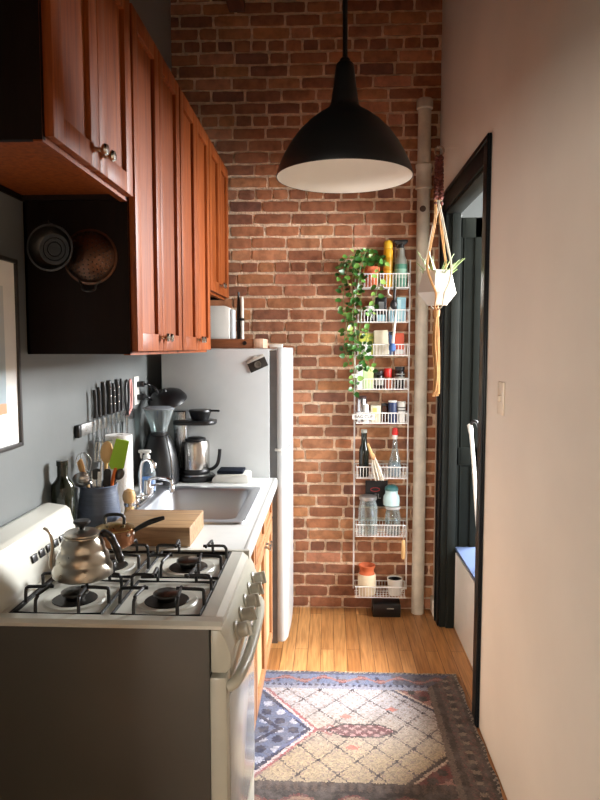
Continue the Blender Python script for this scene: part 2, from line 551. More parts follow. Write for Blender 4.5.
# stub of an old joist at the top of the brick wall
bm = BM(); box(bm, -0.56, -0.47, 3.60, 3.828, 3.39, 3.50, 0.006)
struct('trim_3', bm, wood('old_joist_wood', (70, 38, 20), (104, 60, 34), 0.7, (20, 2, 20), 2))
# ------------------------------------------------------------------ upper cabinets
XF = -0.56           # front plane of the doors
def cab_door(root, y0, y1, z0, z1, xf, m, knob_side, knob_low=True, sw=0.055, th=0.02, label_knob=None, mp=None, knob=True, kz=None):
    bm = BM()
    x0, x1 = xf - th, xf
    box(bm, x0, x1, y0, y0 + sw, z0, z1, 0.002)
    box(bm, x0, x1, y1 - sw, y1, z0, z1, 0.002)
    box(bm, x0, x1, y0 + sw - 0.001, y1 - sw + 0.001, z0, z0 + sw, 0.002)
    box(bm, x0, x1, y0 + sw - 0.001, y1 - sw + 0.001, z1 - sw, z1, 0.002)
    d = obj('door', bm, m, root)
    bm = BM(); box(bm, x0 + 0.001, x1 - 0.012, y0 + sw - 0.004, y1 - sw + 0.004, z0 + sw - 0.004, z1 - sw + 0.004)
    obj('door_panel', bm, mp or m, d)
    if knob:
        ky = (y1 - 0.026) if knob_side == 'far' else (y0 + 0.026)
        if kz is None: kz = z0 + 0.045 if knob_low else z1 - 0.045
        bm = BM()
        lathe(bm, [(0.006, 0), (0.005, 0.012), (0.012, 0.017), (0.0145, 0.023), (0.012, 0.029), (0.0, 0.031)], (xf, ky, kz), 16, ry(90))
        obj('knob', bm, NICKEL, d)
    return d

def upper(y0, y1, z0, z1, label, side=True):
    root = thing('wall_cabinet', label, 'cabinet', (XL + 0.165, (y0 + y1) / 2, z0), 'upper kitchen cabinets')
    bm = BM()
    x0, x1 = XL + 0.002, XF - 0.021
    box(bm, x0, x1, y0, y0 + 0.016, z0, z1, 0.001)
    box(bm, x0, x1, y1 - 0.016, y1, z0, z1, 0.001)
    box(bm, x0, x0 + 0.008, y0, y1, z0, z1)
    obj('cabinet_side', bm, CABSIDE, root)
    bm = BM()
    box(bm, x0 + 0.006, x1 - 0.02, y0 + 0.015, y1 - 0.015, z0 + 0.015, z0 + 0.03)
    obj('cabinet_floor', bm, CAB, root)
    bm = BM(); box(bm, x0 + 0.006, x1, y0 + 0.015, y1 - 0.015, z1 - 0.02, z1 - 0.002)
    obj('cabinet_top', bm, CAB, root)
    bm = BM()   # face frame
    box(bm, x1 - 0.02, x1, y0 + 0.0005, y0 + 0.04, z0 - 0.003, z1)
    box(bm, x1 - 0.02, x1, y1 - 0.04, y1 - 0.0005, z0 - 0.003, z1)
    box(bm, x1 - 0.02, x1, y0 + 0.04, y1 - 0.04, z0 - 0.003, z0 + 0.035)
    box(bm, x1 - 0.02, x1, y0 + 0.04, y1 - 0.04, z1 - 0.04, z1)
    obj('face_frame', bm, CAB, root)
    ym = (y0 + y1) / 2
    cab_door(root, y0 + 0.008, ym - 0.0015, z0 + 0.008, z1 - 0.008, XF, CAB, 'far')
    cab_door(root, ym + 0.0015, y1 - 0.008, z0 + 0.008, z1 - 0.008, XF, CAB, 'near')
    return root
ZT = 2.52
upper(1.36, 1.925, 1.962, ZT, 'short reddish brown wall cabinet above the white gas stove')
upper(1.93, 2.538, 1.522, ZT, 'tall orange brown wall cabinet with two pans hung on its dark side')
upper(2.541, 3.15, 1.522, ZT, 'tall orange brown wall cabinet between the pan-hung cabinet and the fridge')
upper(3.153, 3.74, 1.805, ZT, 'short dark brown wall cabinet above the white fridge')

# ------------------------------------------------------------------ base cabinets and worktop
XB = -0.272
def base(y0, y1, label, doors, knobz=0.69):
    root = thing('base_cabinet', label, 'cabinet', (-0.58, (y0 + y1) / 2, 0.0), 'base kitchen cabinets')
    bm = BM()
    for a, b in ((y0, y0 + 0.016), (y1 - 0.016, y1)):
        prism(bm, [(-0.887, 0.002), (-0.35, 0.002), (-0.35, 0.10), (XB - 0.021, 0.10), (XB - 0.021, 0.862), (-0.887, 0.862)], 'y', a, b)
    box(bm, -0.887, XB - 0.03, y0 + 0.016, y1 - 0.016, 0.10, 0.116)
    box(bm, -0.36, -0.348, y0 + 0.016, y1 - 0.016, 0.002, 0.10)
    obj('cabinet_side', bm, BASEW, root)
    bm = BM()
    x1 = XB - 0.0205
    box(bm, x1 - 0.018, x1, y0 + 0.0005, y0 + 0.035, 0.10, 0.86); box(bm, x1 - 0.018, x1, y1 - 0.035, y1 - 0.0005, 0.10, 0.86)
    box(bm, x1 - 0.018, x1, y0 + 0.034, y1 - 0.034, 0.10, 0.135); box(bm, x1 - 0.018, x1, y0 + 0.034, y1 - 0.034, 0.83, 0.86); box(bm, x1 - 0.018, x1, y0 + 0.034, y1 - 0.034, 0.69, 0.735)
    obj('face_frame', bm, BASEW, root)
    n = len(doors)
    w = (y1 - y0 - 0.016) / n
    for i, ks in enumerate(doors):
        a = y0 + 0.008 + w * i + 0.001; b = a + w - 0.002
        cab_door(root, a, b, 0.115, 0.715, XB, BASEW, ks, False, 0.05, 0.02, mp=BASEWS, kz=knobz)
        # shallow drawer front
        bm = BM()
        box(bm, XB - 0.02, XB, a, b, 0.725, 0.752, 0.002); box(bm, XB - 0.02, XB, a, b, 0.822, 0.85, 0.002)
        box(bm, XB - 0.02, XB, a, a + 0.035, 0.751, 0.823, 0.002); box(bm, XB - 0.02, XB, b - 0.035, b, 0.751, 0.823, 0.002)
        box(bm, XB - 0.019, XB - 0.010, a + 0.03, b - 0.03, 0.748, 0.826)
        obj('drawer_front', bm, BASEW, root)
    return root
base(2.032, 2.42, 'narrow honey wood base cabinet beside the stove with one knob', ['far'])
base(2.424, 3.172, 'wider honey wood base cabinet under the sink with paired knobs', ['far', 'near'])

# worktop with a hole for the sink
SX0, SX1, SY0, SY1 = -0.765, -0.315, 2.345, 2.915
WT = mat('white_laminate', (212, 212, 208), 0.28, var=0.03, scale=30)
bm = BM()
def slab(x0, x1, y0, y1): box(bm, x0, x1, y0, y1, 0.865, 0.91)
slab(XL + 0.002, SX0, 2.028, 3.178); slab(SX0, SX1, 2.028, SY0); slab(SX0, SX1, SY1, 3.178)
slab(SX1, -0.258, 2.028, 3.178)
box(bm, -0.27, -0.248, 2.028, 3.178, 0.864, 0.911, 0.008, seg=3)
solo('worktop', bm, WT, 'white laminate worktop around the steel sink', 'worktop')

# sink
SINKM = metal_brushed('sink_steel', (204, 208, 214), 0.36, (60, 3, 3))
root = thing('kitchen_sink', 'stainless steel drop-in sink in the white worktop', 'sink', (-0.54, 2.63, 0.91))
bm = BM()
def rrect(x0, x1, y0, y1, r, n=6):
    out = []
    for cx, cy, a0 in ((x1 - r, y1 - r, 0), (x0 + r, y1 - r, 90), (x0 + r, y0 + r, 180), (x1 - r, y0 + r, 270)):
        for k in range(n + 1):
            a = R(a0 + 90 * k / n)
            out.append((cx + r * math.cos(a), cy + r * math.sin(a)))
    return out
rings = []
IX0, IX1, IY0, IY1 = -0.715, -0.345, 2.375, 2.89
for (x0, x1, y0, y1, r, z) in ((-0.80, -0.298, 2.322, 2.94, 0.03, 0.9105), (-0.797, -0.301, 2.325, 2.937, 0.03, 0.917), (-0.785, -0.312, 2.336, 2.926, 0.03, 0.9185),
                               (IX0 - 0.008, IX1 + 0.008, IY0 - 0.008, IY1 + 0.008, 0.05, 0.916), (IX0, IX1, IY0, IY1, 0.05, 0.908), (IX0 + 0.012, IX1 - 0.012, IY0 + 0.012, IY1 - 0.012, 0.055, 0.78), (IX0 + 0.05, IX1 - 0.05, IY0 + 0.05, IY1 - 0.05, 0.05, 0.755)):
    rings.append([bm.verts.new((px, py, z)) for px, py in rrect(x0, x1, y0, y1, r)])
for A, B in zip(rings[:-1], rings[1:]):
    n = len(A)
    for i in range(n):
        j = (i + 1) % n
        bm.faces.new((A[i], A[j], B[j], B[i]))
bm.faces.new(rings[-1])
obj('basin', bm, SINKM, root, sharp=50)
bm = BM(); lathe(bm, [(0.045, 0.7555), (0.045, 0.759), (0.036, 0.7595), (0.03, 0.757), (0.0, 0.757)], (-0.53, 2.63, 0), 24)
obj('drain', bm, CHROME, root)

# faucet on the sink's back ledge
root = thing('faucet', 'chrome kitchen faucet with a tall thin arch at the back of the sink', 'faucet', (-0.752, 2.62, 0.918))
bm = BM()
box(bm, -0.777, -0.730, 2.50, 2.76, 0.9185, 0.935, 0.006)
obj('deck_plate', bm, CHROME, root)
bm = BM()
lathe(bm, [(0.02, 0.93), (0.017, 0.945), (0.015, 0.985), (0.012, 0.99), (0.0, 0.992)], (-0.752, 2.70, 0), 20)
tube(bm, smooth_path([(-0.752, 2.70, 0.97), (-0.742, 2.70, 0.992), (-0.72, 2.70, 1.0), (-0.675, 2.695, 0.998), (-0.653, 2.693, 0.990), (-0.648, 2.692, 0.972), (-0.648, 2.692, 0.948)], 6), 0.0075, 12)
lathe(bm, [(0.011, 0.94), (0.011, 0.965), (0.008, 0.97)], (-0.648, 2.692, 0), 16)
obj('spout', bm, CHROME, root)
bm = BM()
lathe(bm, [(0.016, 0.93), (0.012, 0.955), (0.009, 0.96)], (-0.752, 2.60, 0), 18)
tube(bm, smooth_path([(-0.752, 2.60, 0.95), (-0.752, 2.60, 1.03), (-0.748, 2.60, 1.072), (-0.732, 2.60, 1.092), (-0.708, 2.60, 1.09), (-0.696, 2.60, 1.074)], 7), 0.0058, 12)
lathe(bm, [(0.009, 1.062), (0.009, 1.08), (0.006, 1.084)], (-0.696, 2.60, 0), 14)
obj('arched_spout', bm, CHROME, root)
for y in (2.53, 2.748):
    bm = BM()
    lathe(bm, [(0.014, 0.93), (0.012, 0.955), (0.007, 0.962)], (-0.752, y, 0), 16)
    tube(bm, [(-0.752, y, 0.957), (-0.70, y, 0.968)], [0.006, 0.004], 8)
    obj('handle', bm, CHROME, root)

# ------------------------------------------------------------------ gas stove
EN = mat('ivory_enamel', (204, 202, 190), 0.28, var=0.03, scale=8)
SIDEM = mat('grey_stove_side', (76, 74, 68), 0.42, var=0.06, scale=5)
TRIMG = mat('stove_trim_enamel', (186, 184, 168), 0.3, var=0.04)
SY = 1.462; SE = 2.018
stove = thing('gas_stove', 'white freestanding gas stove with four burners and dark side', 'stove', (-0.56, 1.74, 0.0))
bm = BM()
box(bm, -0.875, -0.272, SY + 0.006, SE - 0.004, 0.03, 0.897, 0.003)
for x in (-0.84, -0.31):
    for y in (SY + 0.05, SE - 0.05):
        lathe(bm, [(0.018, 0.0), (0.015, 0.031)], (x, y, 0), 12)
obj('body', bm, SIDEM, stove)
bm = BM()   # cooktop: rolled lip, well in the middle
prof = [(-0.78, 0.888), (-0.78, 0.918), (-0.762, 0.918), (-0.75, 0.904), (-0.305, 0.904), (-0.295, 0.917), (-0.262, 0.916), (-0.247, 0.905), (-0.243, 0.89), (-0.243, 0.888)]
prism(bm, prof, 'y', SY + 0.035, SE - 0.028)
lip = [(SY - 0.004, 0.901), (SY - 0.004, 0.909), (SY + 0.004, 0.917), (SY + 0.03, 0.918), (SY + 0.036, 0.906), (SY + 0.036, 0.901)]
prism(bm, lip, 'x', -0.885, -0.243)
prism(bm, [(SE, 0.889), (SE, 0.905), (SE - 0.004, 0.917), (SE - 0.024, 0.918), (SE - 0.03, 0.906), (SE - 0.03, 0.889)], 'x', -0.885, -0.243)
box(bm, -0.885, -0.775, SY + 0.03, SE - 0.02, 0.889, 0.917)
obj('cooktop', bm, EN, stove, sharp=30)
bm = BM()   # dark seam round the well
tube(bm, [(-0.757, SY + 0.042, 0.911), (-0.300, SY + 0.042, 0.911), (-0.300, SE - 0.036, 0.911), (-0.757, SE - 0.036, 0.911)], 0.004, 8, closed=True)
obj('cooktop_seam', bm, BLACKM, stove)
bm = BM()   # backguard
prism(bm, [(-0.886, 0.917), (-0.886, 1.058), (-0.868, 1.062), (-0.812, 1.054), (-0.800, 1.044), (-0.772, 0.935), (-0.770, 0.917)], 'y', SY + 0.01, SE - 0.02, 0.003)
bgd = obj('backguard', bm, EN, stove, sharp=30)
for k in range(6):
    y = 1.70 + 0.046 * k
    bm = BM()
    M = Matrix.Translation((-0.7815, y, 0.982)) @ ry(-12).to_4x4()
    g = bmesh.ops.create_cube(bm, size=1, matrix=M @ Matrix.Diagonal((0.006, 0.029, 0.021, 1)))
    _bevel(bm, g['verts'], 0.002)
    obj('vent_slot', bm, BLACK, bgd)
# control panel
bm = BM()
prism(bm, [(-0.268, 0.898), (-0.246, 0.898), (-0.232, 0.872), (-0.222, 0.84), (-0.222, 0.81), (-0.234, 0.797), (-0.268, 0.797)], 'y', SY, SE, 0.003)
cp = obj('control_panel', bm, TRIMG, stove, sharp=30)
KM = mat('stove_knob_enamel', (188, 187, 175), 0.4, var=0.05)
for k in range(5):
    y = 1.575 + 0.09 * k
    bm = BM()
    rt = ry(76)
    lathe(bm, [(0.024, 0.0), (0.024, 0.006), (0.019, 0.009), (0.017, 0.030), (0.014, 0.033), (0.0, 0.033)], (-0.2265, y, 0.848), 20, rt)
    q = BM(); box(q, -0.0045, 0.0045, -0.018, 0.018, 0.006, 0.041, 0.002)
    bmesh.ops.transform(q, matrix=Matrix.Translation((-0.2265, y, 0.848)) @ rt.to_4x4() @ rz(90 if k % 2 else 80).to_4x4(), verts=q.verts[:])
    me = bpy.data.meshes.new('t'); q.to_mesh(me); bm.from_mesh(me); q.free(); bpy.data.meshes.remove(me)
    obj('burner_knob', bm, KM, stove)
# oven door
bm = BM()
box(bm, -0.272, -0.232, SY + 0.001, SY + 0.07, 0.205, 0.785, 0.006); box(bm, -0.272, -0.232, SE - 0.07, SE - 0.001, 0.205, 0.785, 0.006)
box(bm, -0.272, -0.232, SY + 0.05, SE - 0.05, 0.69, 0.785, 0.006); box(bm, -0.272, -0.232, SY + 0.05, SE - 0.05, 0.205, 0.28, 0.006)
dr = obj('oven_door', bm, TRIMG, stove)
bm = BM(); box(bm, -0.262, -0.229, SY + 0.032, SE - 0.032, 0.25, 0.725, 0.003)
obj('oven_window', bm, mat('oven_glass_pale_reflection', (198, 200, 196), 0.12, var=0.05), dr)  # whitish colour stands in for the room reflected in the glass
bm = BM()
hp = smooth_path([(-0.234, 1.475, 0.758), (-0.214, 1.49, 0.765), (-0.200, 1.58, 0.772), (-0.196, 1.74, 0.775), (-0.200, 1.90, 0.772), (-0.214, 1.99, 0.765), (-0.234, 2.005, 0.758)], 6)
tube(bm, hp, 0.0135, 12)
obj('oven_handle', bm, TRIMG, dr)
bm = BM(); box(bm, -0.272, -0.234, SY + 0.001, SE - 0.001, 0.05, 0.195, 0.006)
obj('storage_drawer', bm, EN, stove)
# burners and grates
BC = [(-0.64, 1.612), (-0.405, 1.612), (-0.64, 1.868), (-0.405, 1.868)]
BOWL = mat('burner_bowl_dark', (36, 34, 33), 0.35, 0.6)
for cx, cy in BC:
    bm = BM()
    lathe(bm, [(0.078, 0.9045), (0.074, 0.909), (0.058, 0.9075), (0.0, 0.9065)], (cx, cy, 0), 28, cap=False)
    br_ = obj('burner_bowl', bm, mat('burner_ring_enamel', (206, 204, 192), 0.3), stove)
    bm = BM(); lathe(bm, [(0.056, 0.9078), (0.054, 0.9095), (0.0, 0.9095)], (cx, cy, 0), 28)
    obj('bowl_opening', bm, BOWL, br_)
    bm = BM()
    lathe(bm, [(0.024, 0.909), (0.026, 0.919), (0.022, 0.922), (0.034, 0.923), (0.034, 0.928), (0.029, 0.931), (0.0, 0.932)], (cx, cy, 0), 24)
    obj('burner_cap', bm, DARKST, br_)
for cx, cy in BC:
    bm = BM()
    hx, hy = 0.104, 0.112
    base_z, top_z = 0.915, 0.956
    tube(bm, [(cx - hx, cy - hy, base_z), (cx + hx, cy - hy, base_z), (cx + hx, cy + hy, base_z), (cx - hx, cy + hy, base_z)], 0.0045, 8, closed=True)
    for sx, sy in ((-1, -1), (1, -1), (-1, 1), (1, 1)):
        # fingers rise from the frame, bend and run in to the flame
        for (ax, ay, bx_, by_) in ((sx * 0.052, sy * hy, sx * 0.045, sy * 0.035), (sx * hx, sy * 0.05, sx * 0.035, sy * 0.045)):
            tube(bm, smooth_path([(cx + ax, cy + ay, base_z), (cx + ax * 0.99, cy + ay * 0.98, base_z + 0.03), (cx + ax * 0.97, cy + ay * 0.9, top_z - 0.004), (cx + (ax * 0.8 + bx_ * 0.2), cy + (ay * 0.8 + by_ * 0.2), top_z), (cx + bx_, cy + by_, top_z)], 4), 0.0043, 8)
    obj('grate', bm, BLACKM, stove)

# ------------------------------------------------------------------ fridge
FR = mat('fridge_enamel', (192, 195, 194), 0.32, var=0.02)
fridge = thing('refrigerator', 'white top-freezer fridge between the worktop and the brick wall', 'refrigerator', (-0.53, 3.5, 0.0))
bm = BM(); box(bm, -0.815, -0.288, 3.205, 3.792, 0.03, 1.535, 0.006)
for x in (-0.77, -0.33):
    for y in (3.26, 3.74): lathe(bm, [(0.02, 0.0), (0.02, 0.031)], (x, y, 0), 10)
obj('body', bm, FR, fridge)
bm = BM(); box(bm, -0.288, -0.252, 3.222, 3.775, 0.06, 1.525)
obj('door_seal', bm, mat('grey_seal', (132, 134, 136), 0.6), fridge)
def frdoor(z0, z1):
    bm = BM()
    prism(bm, [(-0.252, 3.205), (-0.228, 3.205), (-0.213, 3.215), (-0.201, 3.26), (-0.196, 3.40), (-0.195, 3.5), (-0.196, 3.6), (-0.201, 3.74), (-0.213, 3.785), (-0.228, 3.793), (-0.252, 3.793)], 'z', z0, z1, 0.006)
    return bm
obj('freezer_door', frdoor(1.048, 1.54), FR, fridge)
obj('fridge_door', frdoor(0.075, 1.036), FR, fridge)
bm = BM(); box(bm, -0.262, -0.225, 3.200, 3.235, 1.036, 1.048, 0.002); box(bm, -0.288, -0.225, 3.215, 3.25, 1.54, 1.556, 0.003)
obj('hinge', bm, WHITE, fridge)
# camera-shaped magnet, tilted
mg = thing('fridge_magnet', 'small camera-shaped dark magnet stuck on the fridge side', 'magnet', (-0.345, 3.2035, 1.462))
def tilt(bm): bmesh.ops.transform(bm, matrix=Matrix.Translation((-0.345, 3.2035, 1.462)) @ ry(-24).to_4x4(), verts=bm.verts[:])
bm = BM(); box(bm, -0.046, 0.046, -0.005, 0.0, -0.028, 0.028, 0.003); tilt(bm); obj('body', bm, mat('magnet_black', (44, 40, 36), 0.5), mg)
bm = BM(); box(bm, -0.046, 0.046, -0.0065, -0.0005, 0.018, 0.033, 0.002); box(bm, -0.012, 0.012, -0.006, -0.0005, 0.028, 0.041, 0.002); tilt(bm); obj('top_plate', bm, mat('magnet_silver', (184, 180, 170), 0.4), mg)
bm = BM(); lathe(bm, [(0.017, 0.0), (0.017, 0.004), (0.012, 0.004), (0.011, 0.002), (0.0, 0.002)], (0, -0.005, -0.004), 20, rx(90)); tilt(bm); obj('lens', bm, mat('magnet_lens', (96, 92, 84), 0.3), mg)

# things on top of the fridge
bm = BM(); box(bm, -0.72, -0.372, 3.27, 3.50, 1.537, 1.582, 0.003)
wb_ = thing('wooden_tray', 'flat brown wooden box with a round hole lying on the fridge', 'box', (-0.53, 3.385, 1.5365))
obj('body', bm, wood('walnut_box', (104, 58, 32), (142, 86, 52), 0.45, (2, 26, 26), 2.6), wb_)
bm = BM(); lathe(bm, [(0.0105, 0.0), (0.0105, 0.003), (0.0, 0.003)], (-0.415, 3.2705, 1.562), 18, rx(90)); obj('finger_hole', bm, BLACK, wb_)
bm = BM(); box(bm, -0.3715, -0.322, 3.268, 3.502, 1.5372, 1.584, 0.004)
obj('end_block', bm, wood('pale_end_grain', (196, 160, 132), (222, 190, 164), 0.5), wb_, label='pale end block')
bm = BM(); prism(bm, [(-0.66, 1.583), (-0.505, 1.583), (-0.505, 1.742), (-0.53, 1.752), (-0.66, 1.752)], 'y', 3.38, 3.47, 0.006)
ct = thing('storage_box', 'white rounded box standing on the wooden box over the fridge', 'box', (-0.58, 3.42, 1.583))
obj('body', bm, WHITE, ct)
bm = BM(); box(bm, -0.505, -0.485, 3.385, 3.465, 1.585, 1.735, 0.006)
obj('end_cover', bm, mat('pale_blue_white', (206, 214, 218), 0.3, var=0.03), ct)
st = thing('stick', 'slim upright black and white stick on the fridge by the bricks', 'stick', (-0.475, 3.6, 1.537))
bm = BM(); lathe(bm, [(0.010, 1.5375), (0.011, 1.56), (0.011, 1.80), (0.006, 1.815), (0.0, 1.816)], (-0.473, 3.62, 0), 14); obj('shaft', bm, mat('cream_shaft', (206, 198, 186), 0.5), st)
bm = BM(); lathe(bm, [(0.009, 1.5375), (0.011, 1.62), (0.009, 1.76), (0.005, 1.84), (0.0, 1.842)], (-0.492, 3.625, 0), 14); box(bm, -0.50, -0.46, 3.606, 3.636, 1.685, 1.70, 0.003); obj('cover', bm, BLACK, st)
# ------------------------------------------------------------------ on the stove
HAM = metal_brushed('hammered_steel', (168, 162, 150), 0.3, (8, 8, 8))
KX, KY, KZ = -0.625, 1.632, 0.9615
kt = thing('gooseneck_kettle', 'hammered steel gooseneck kettle on the front left burner', 'kettle', (KX, KY, KZ))
def ham_lathe(prof, loc, seg=40, amp=0.0013):
    b = BM(); lathe(b, prof, loc, seg)
    for v in b.verts:
        dx, dy = v.co.x - loc[0], v.co.y - loc[1]
        r = math.hypot(dx, dy)
        if r > 0.03:
            a = math.atan2(dy, dx)
            k = 1 + amp / r * math.sin(a * 9 + v.co.z * 60) * math.sin(v.co.z * 150)
            v.co.x = loc[0] + dx * k; v.co.y = loc[1] + dy * k
    return b
prof = []
for (r, z) in ((0.0, 0.0), (0.068, 0.0), (0.0745, 0.006)):
    prof.append((r, z))
for k in range(25):
    t = k / 24
    r = 0.0745 - 0.0295 * t ** 1.15 + 0.0028 * abs(math.sin(t * PI * 3.0))
    prof.append((r, 0.008 + 0.118 * t))
prof += [(0.047, 0.1285), (0.047, 0.132), (0.043, 0.1335), (0.0, 0.1335)]
obj('body', ham_lathe([(r, z * 0.80) for r, z in prof], (KX, KY, KZ)), HAM, kt)
bm = BM(); lathe(bm, [(0.044, 0.1072), (0.044, 0.111), (0.036, 0.117), (0.018, 0.120), (0.0, 0.121)], (KX, KY, KZ), 32)
ld = obj('lid', bm, HAM, kt)
bm = BM(); lathe(bm, [(0.006, 0.1205), (0.007, 0.127), (0.017, 0.133), (0.0215, 0.138), (0.0205, 0.1435), (0.0, 0.145)], (KX, KY, KZ), 24)
obj('knob', bm, BLACK, ld)
bm = BM()
sp = smooth_path([(-0.062, -0.012, 0.022), (-0.074, -0.016, 0.026), (-0.0755, -0.018, 0.045), (-0.071, -0.018, 0.07), (-0.070, -0.02, 0.095), (-0.076, -0.022, 0.118), (-0.088, -0.026, 0.130)], 6)
n = len(sp)
tube(bm, [Vector((KX, KY, KZ)) + p for p in sp], [0.0065 - 0.003 * i / (n - 1) for i in range(n)], 10)
obj('spout', bm, HAM, kt)
bm = BM()
hp = smooth_path([(0.034, 0.010, 0.098), (0.050, 0.015, 0.106), (0.066, 0.018, 0.097), (0.079, 0.02, 0.07), (0.087, 0.022, 0.045), (0.091, 0.022, 0.03)], 6)
n = len(hp)
tube(bm, [Vector((KX, KY, KZ)) + p for p in hp], [0.006 if i < 5 else (0.0115 - 0.002 * abs(math.sin(i * 0.5))) for i in range(n)], 12)
obj('handle', bm, BLACK, kt)

COP = metal_brushed('worn_copper', (188, 128, 92), 0.3, (8, 8, 30))
PX, PY, PZ = -0.628, 1.895, 0.9615
pt = thing('saucepan', 'small copper saucepan with a long black handle on a rear burner', 'saucepan', (PX, PY, PZ))
bm = BM()
lathe(bm, [(0.0, 0.0), (0.048, 0.0), (0.054, 0.006), (0.056, 0.046), (0.058, 0.049), (0.054, 0.050), (0.052, 0.046), (0.050, 0.008), (0.0, 0.006)], (PX, PY, PZ), 36, cap=False)
obj('body', bm, COP, pt)
bm = BM(); lathe(bm, [(0.0575, 0.0505), (0.0575, 0.053), (0.046, 0.058), (0.02, 0.064), (0.0, 0.0645)], (PX, PY, PZ), 32)
l2 = obj('lid', bm, metal_brushed('brass_lid', (190, 158, 104), 0.28, (8, 8, 8)), pt)
bm = BM(); tube(bm, smooth_path([(PX - 0.028, PY, PZ + 0.0632), (PX - 0.028, PY, PZ + 0.0832), (PX - 0.015, PY, PZ + 0.0904), (PX + 0.015, PY, PZ + 0.0904), (PX + 0.028, PY, PZ + 0.0832), (PX + 0.028, PY, PZ + 0.0632)], 5), 0.005, 8)
obj('lid_handle', bm, BLACKM, l2)
bm = BM()
hp = smooth_path([(PX + 0.053, PY + 0.006, PZ + 0.0400), (PX + 0.072, PY + 0.012, PZ + 0.0512), (PX + 0.10, PY + 0.022, PZ + 0.0640), (PX + 0.128, PY + 0.03, PZ + 0.0720), (PX + 0.140, PY + 0.033, PZ + 0.0744)], 5)
n = len(hp); tube(bm, hp, [0.0055 + 0.0025 * math.sin(PI * min(1, i / (n - 2))) for i in range(n)], 10)
obj('handle', bm, BLACKM, pt)
bm = BM(); lathe(bm, [(0.006, 0), (0.006, 0.006), (0.0, 0.008)], (PX + 0.046, PY - 0.030, PZ + 0.0400), 10, rz(-33) @ ry(90)); lathe(bm, [(0.006, 0), (0.006, 0.006), (0.0, 0.008)], (PX + 0.0545, PY - 0.010, PZ + 0.0400), 10, rz(-12) @ ry(90))
obj('rivet', bm, NICKEL, pt)

# ------------------------------------------------------------------ worktop things
CB = wood('walnut_block', (124, 92, 62), (178, 144, 104), 0.5, (2.2, 26, 20), 2.8)
bm = BM(); box(bm, -0.70, -0.437, 2.045, 2.275, 0.9115, 0.974, 0.004)
solo('cutting_board', bm, CB, 'thick wooden cutting board block between the stove and sink', 'cutting board')

GRB = glass('dark_green_bottle_glass', (40, 52, 30), 0.05)
bm = BM()
lathe(bm, [(0.0, 0.9105), (0.033, 0.9105), (0.036, 0.916), (0.036, 1.085), (0.034, 1.105), (0.021, 1.122), (0.0165, 1.132), (0.016, 1.165), (0.018, 1.166), (0.018, 1.182), (0.0, 1.183)], (-0.850, 2.065, 0), 28)
bt = solo('bottle', bm, mat('dark_bottle', (30, 34, 24), 0.12, var=0.2), 'dark green glass bottle on the worktop behind the stove backguard', 'bottle')

# utensil crock
CRK = mat('blue_grey_stoneware', (98, 108, 126), 0.3, var=0.12, scale=10, stretch=(1, 1, 8), bump=0.25, bscale=14)
CX, CY = -0.806, 2.27
cr = thing('utensil_crock', 'blue grey ribbed stoneware crock holding cooking utensils', 'crock', (CX, CY, 0.9105))
prof = [(0.0, 0.9105), (0.062, 0.9105), (0.070, 0.916)]
for k in range(14):
    t = k / 13
    prof.append((0.0735 - 0.016 * max(0, t - 0.25) ** 1.2 + 0.0008 * (k % 2), 0.925 + 0.125 * t))
prof += [(0.067, 1.061), (0.063, 1.064), (0.058, 1.058), (0.060, 0.925), (0.0, 0.922)]
bm = BM(); lathe(bm, prof, (CX, CY, 0), 36, cap=False)
obj('body', bm, CRK, cr)
SPW = wood('spoon_wood', (206, 160, 100), (228, 188, 130), 0.5, (26, 26, 2), 2)
def blade(bm, base_p, tip_p, w0, w1, th, nrm, rnd=True):
    """flat tapering head from base to tip; width across nrm x axis"""
    a, b = Vector(base_p), Vector(tip_p); d = (b - a); L_ = d.length; d.normalize()
    nrm = Vector(nrm); nrm = (nrm - d * nrm.dot(d)).normalized(); s = d.cross(nrm)
    st_ = []
    for t, w in ((0, w0 * 0.6), (0.12, w0), (0.5, (w0 + w1) / 2), (0.85, w1), (0.95, w1 * (0.8 if rnd else 1)), (1.0, w1 * (0.4 if rnd else 0.92))):
        c = a + d * L_ * t
        st_.append([bm.verts.new(c + s * w / 2 + nrm * th / 2), bm.verts.new(c - s * w / 2 + nrm * th / 2), bm.verts.new(c - s * w / 2 - nrm * th / 2), bm.verts.new(c + s * w / 2 - nrm * th / 2)])
    for A, B in zip(st_[:-1], st_[1:]):
        for i in range(4):
            j = (i + 1) % 4
            bm.faces.new((A[i], A[j], B[j], B[i]))
    bm.faces.new(st_[0]); bm.faces.new(list(reversed(st_[-1])))
def ell(bm, c, rx_, ry_, rz_, rot=None):
    M = Matrix.Translation(c)
    if rot is not None: M = M @ rot.to_4x4()
    bmesh.ops.create_uvsphere(bm, u_segments=16, v_segments=10, radius=1, matrix=M @ Matrix.Diagonal((rx_, ry_, rz_, 1)))
GU = 'cooking utensils in the crock'
CAMN = (0.33, -1, 0.12)
def P(dx, dy, z): return (CX + dx, CY + dy, z)
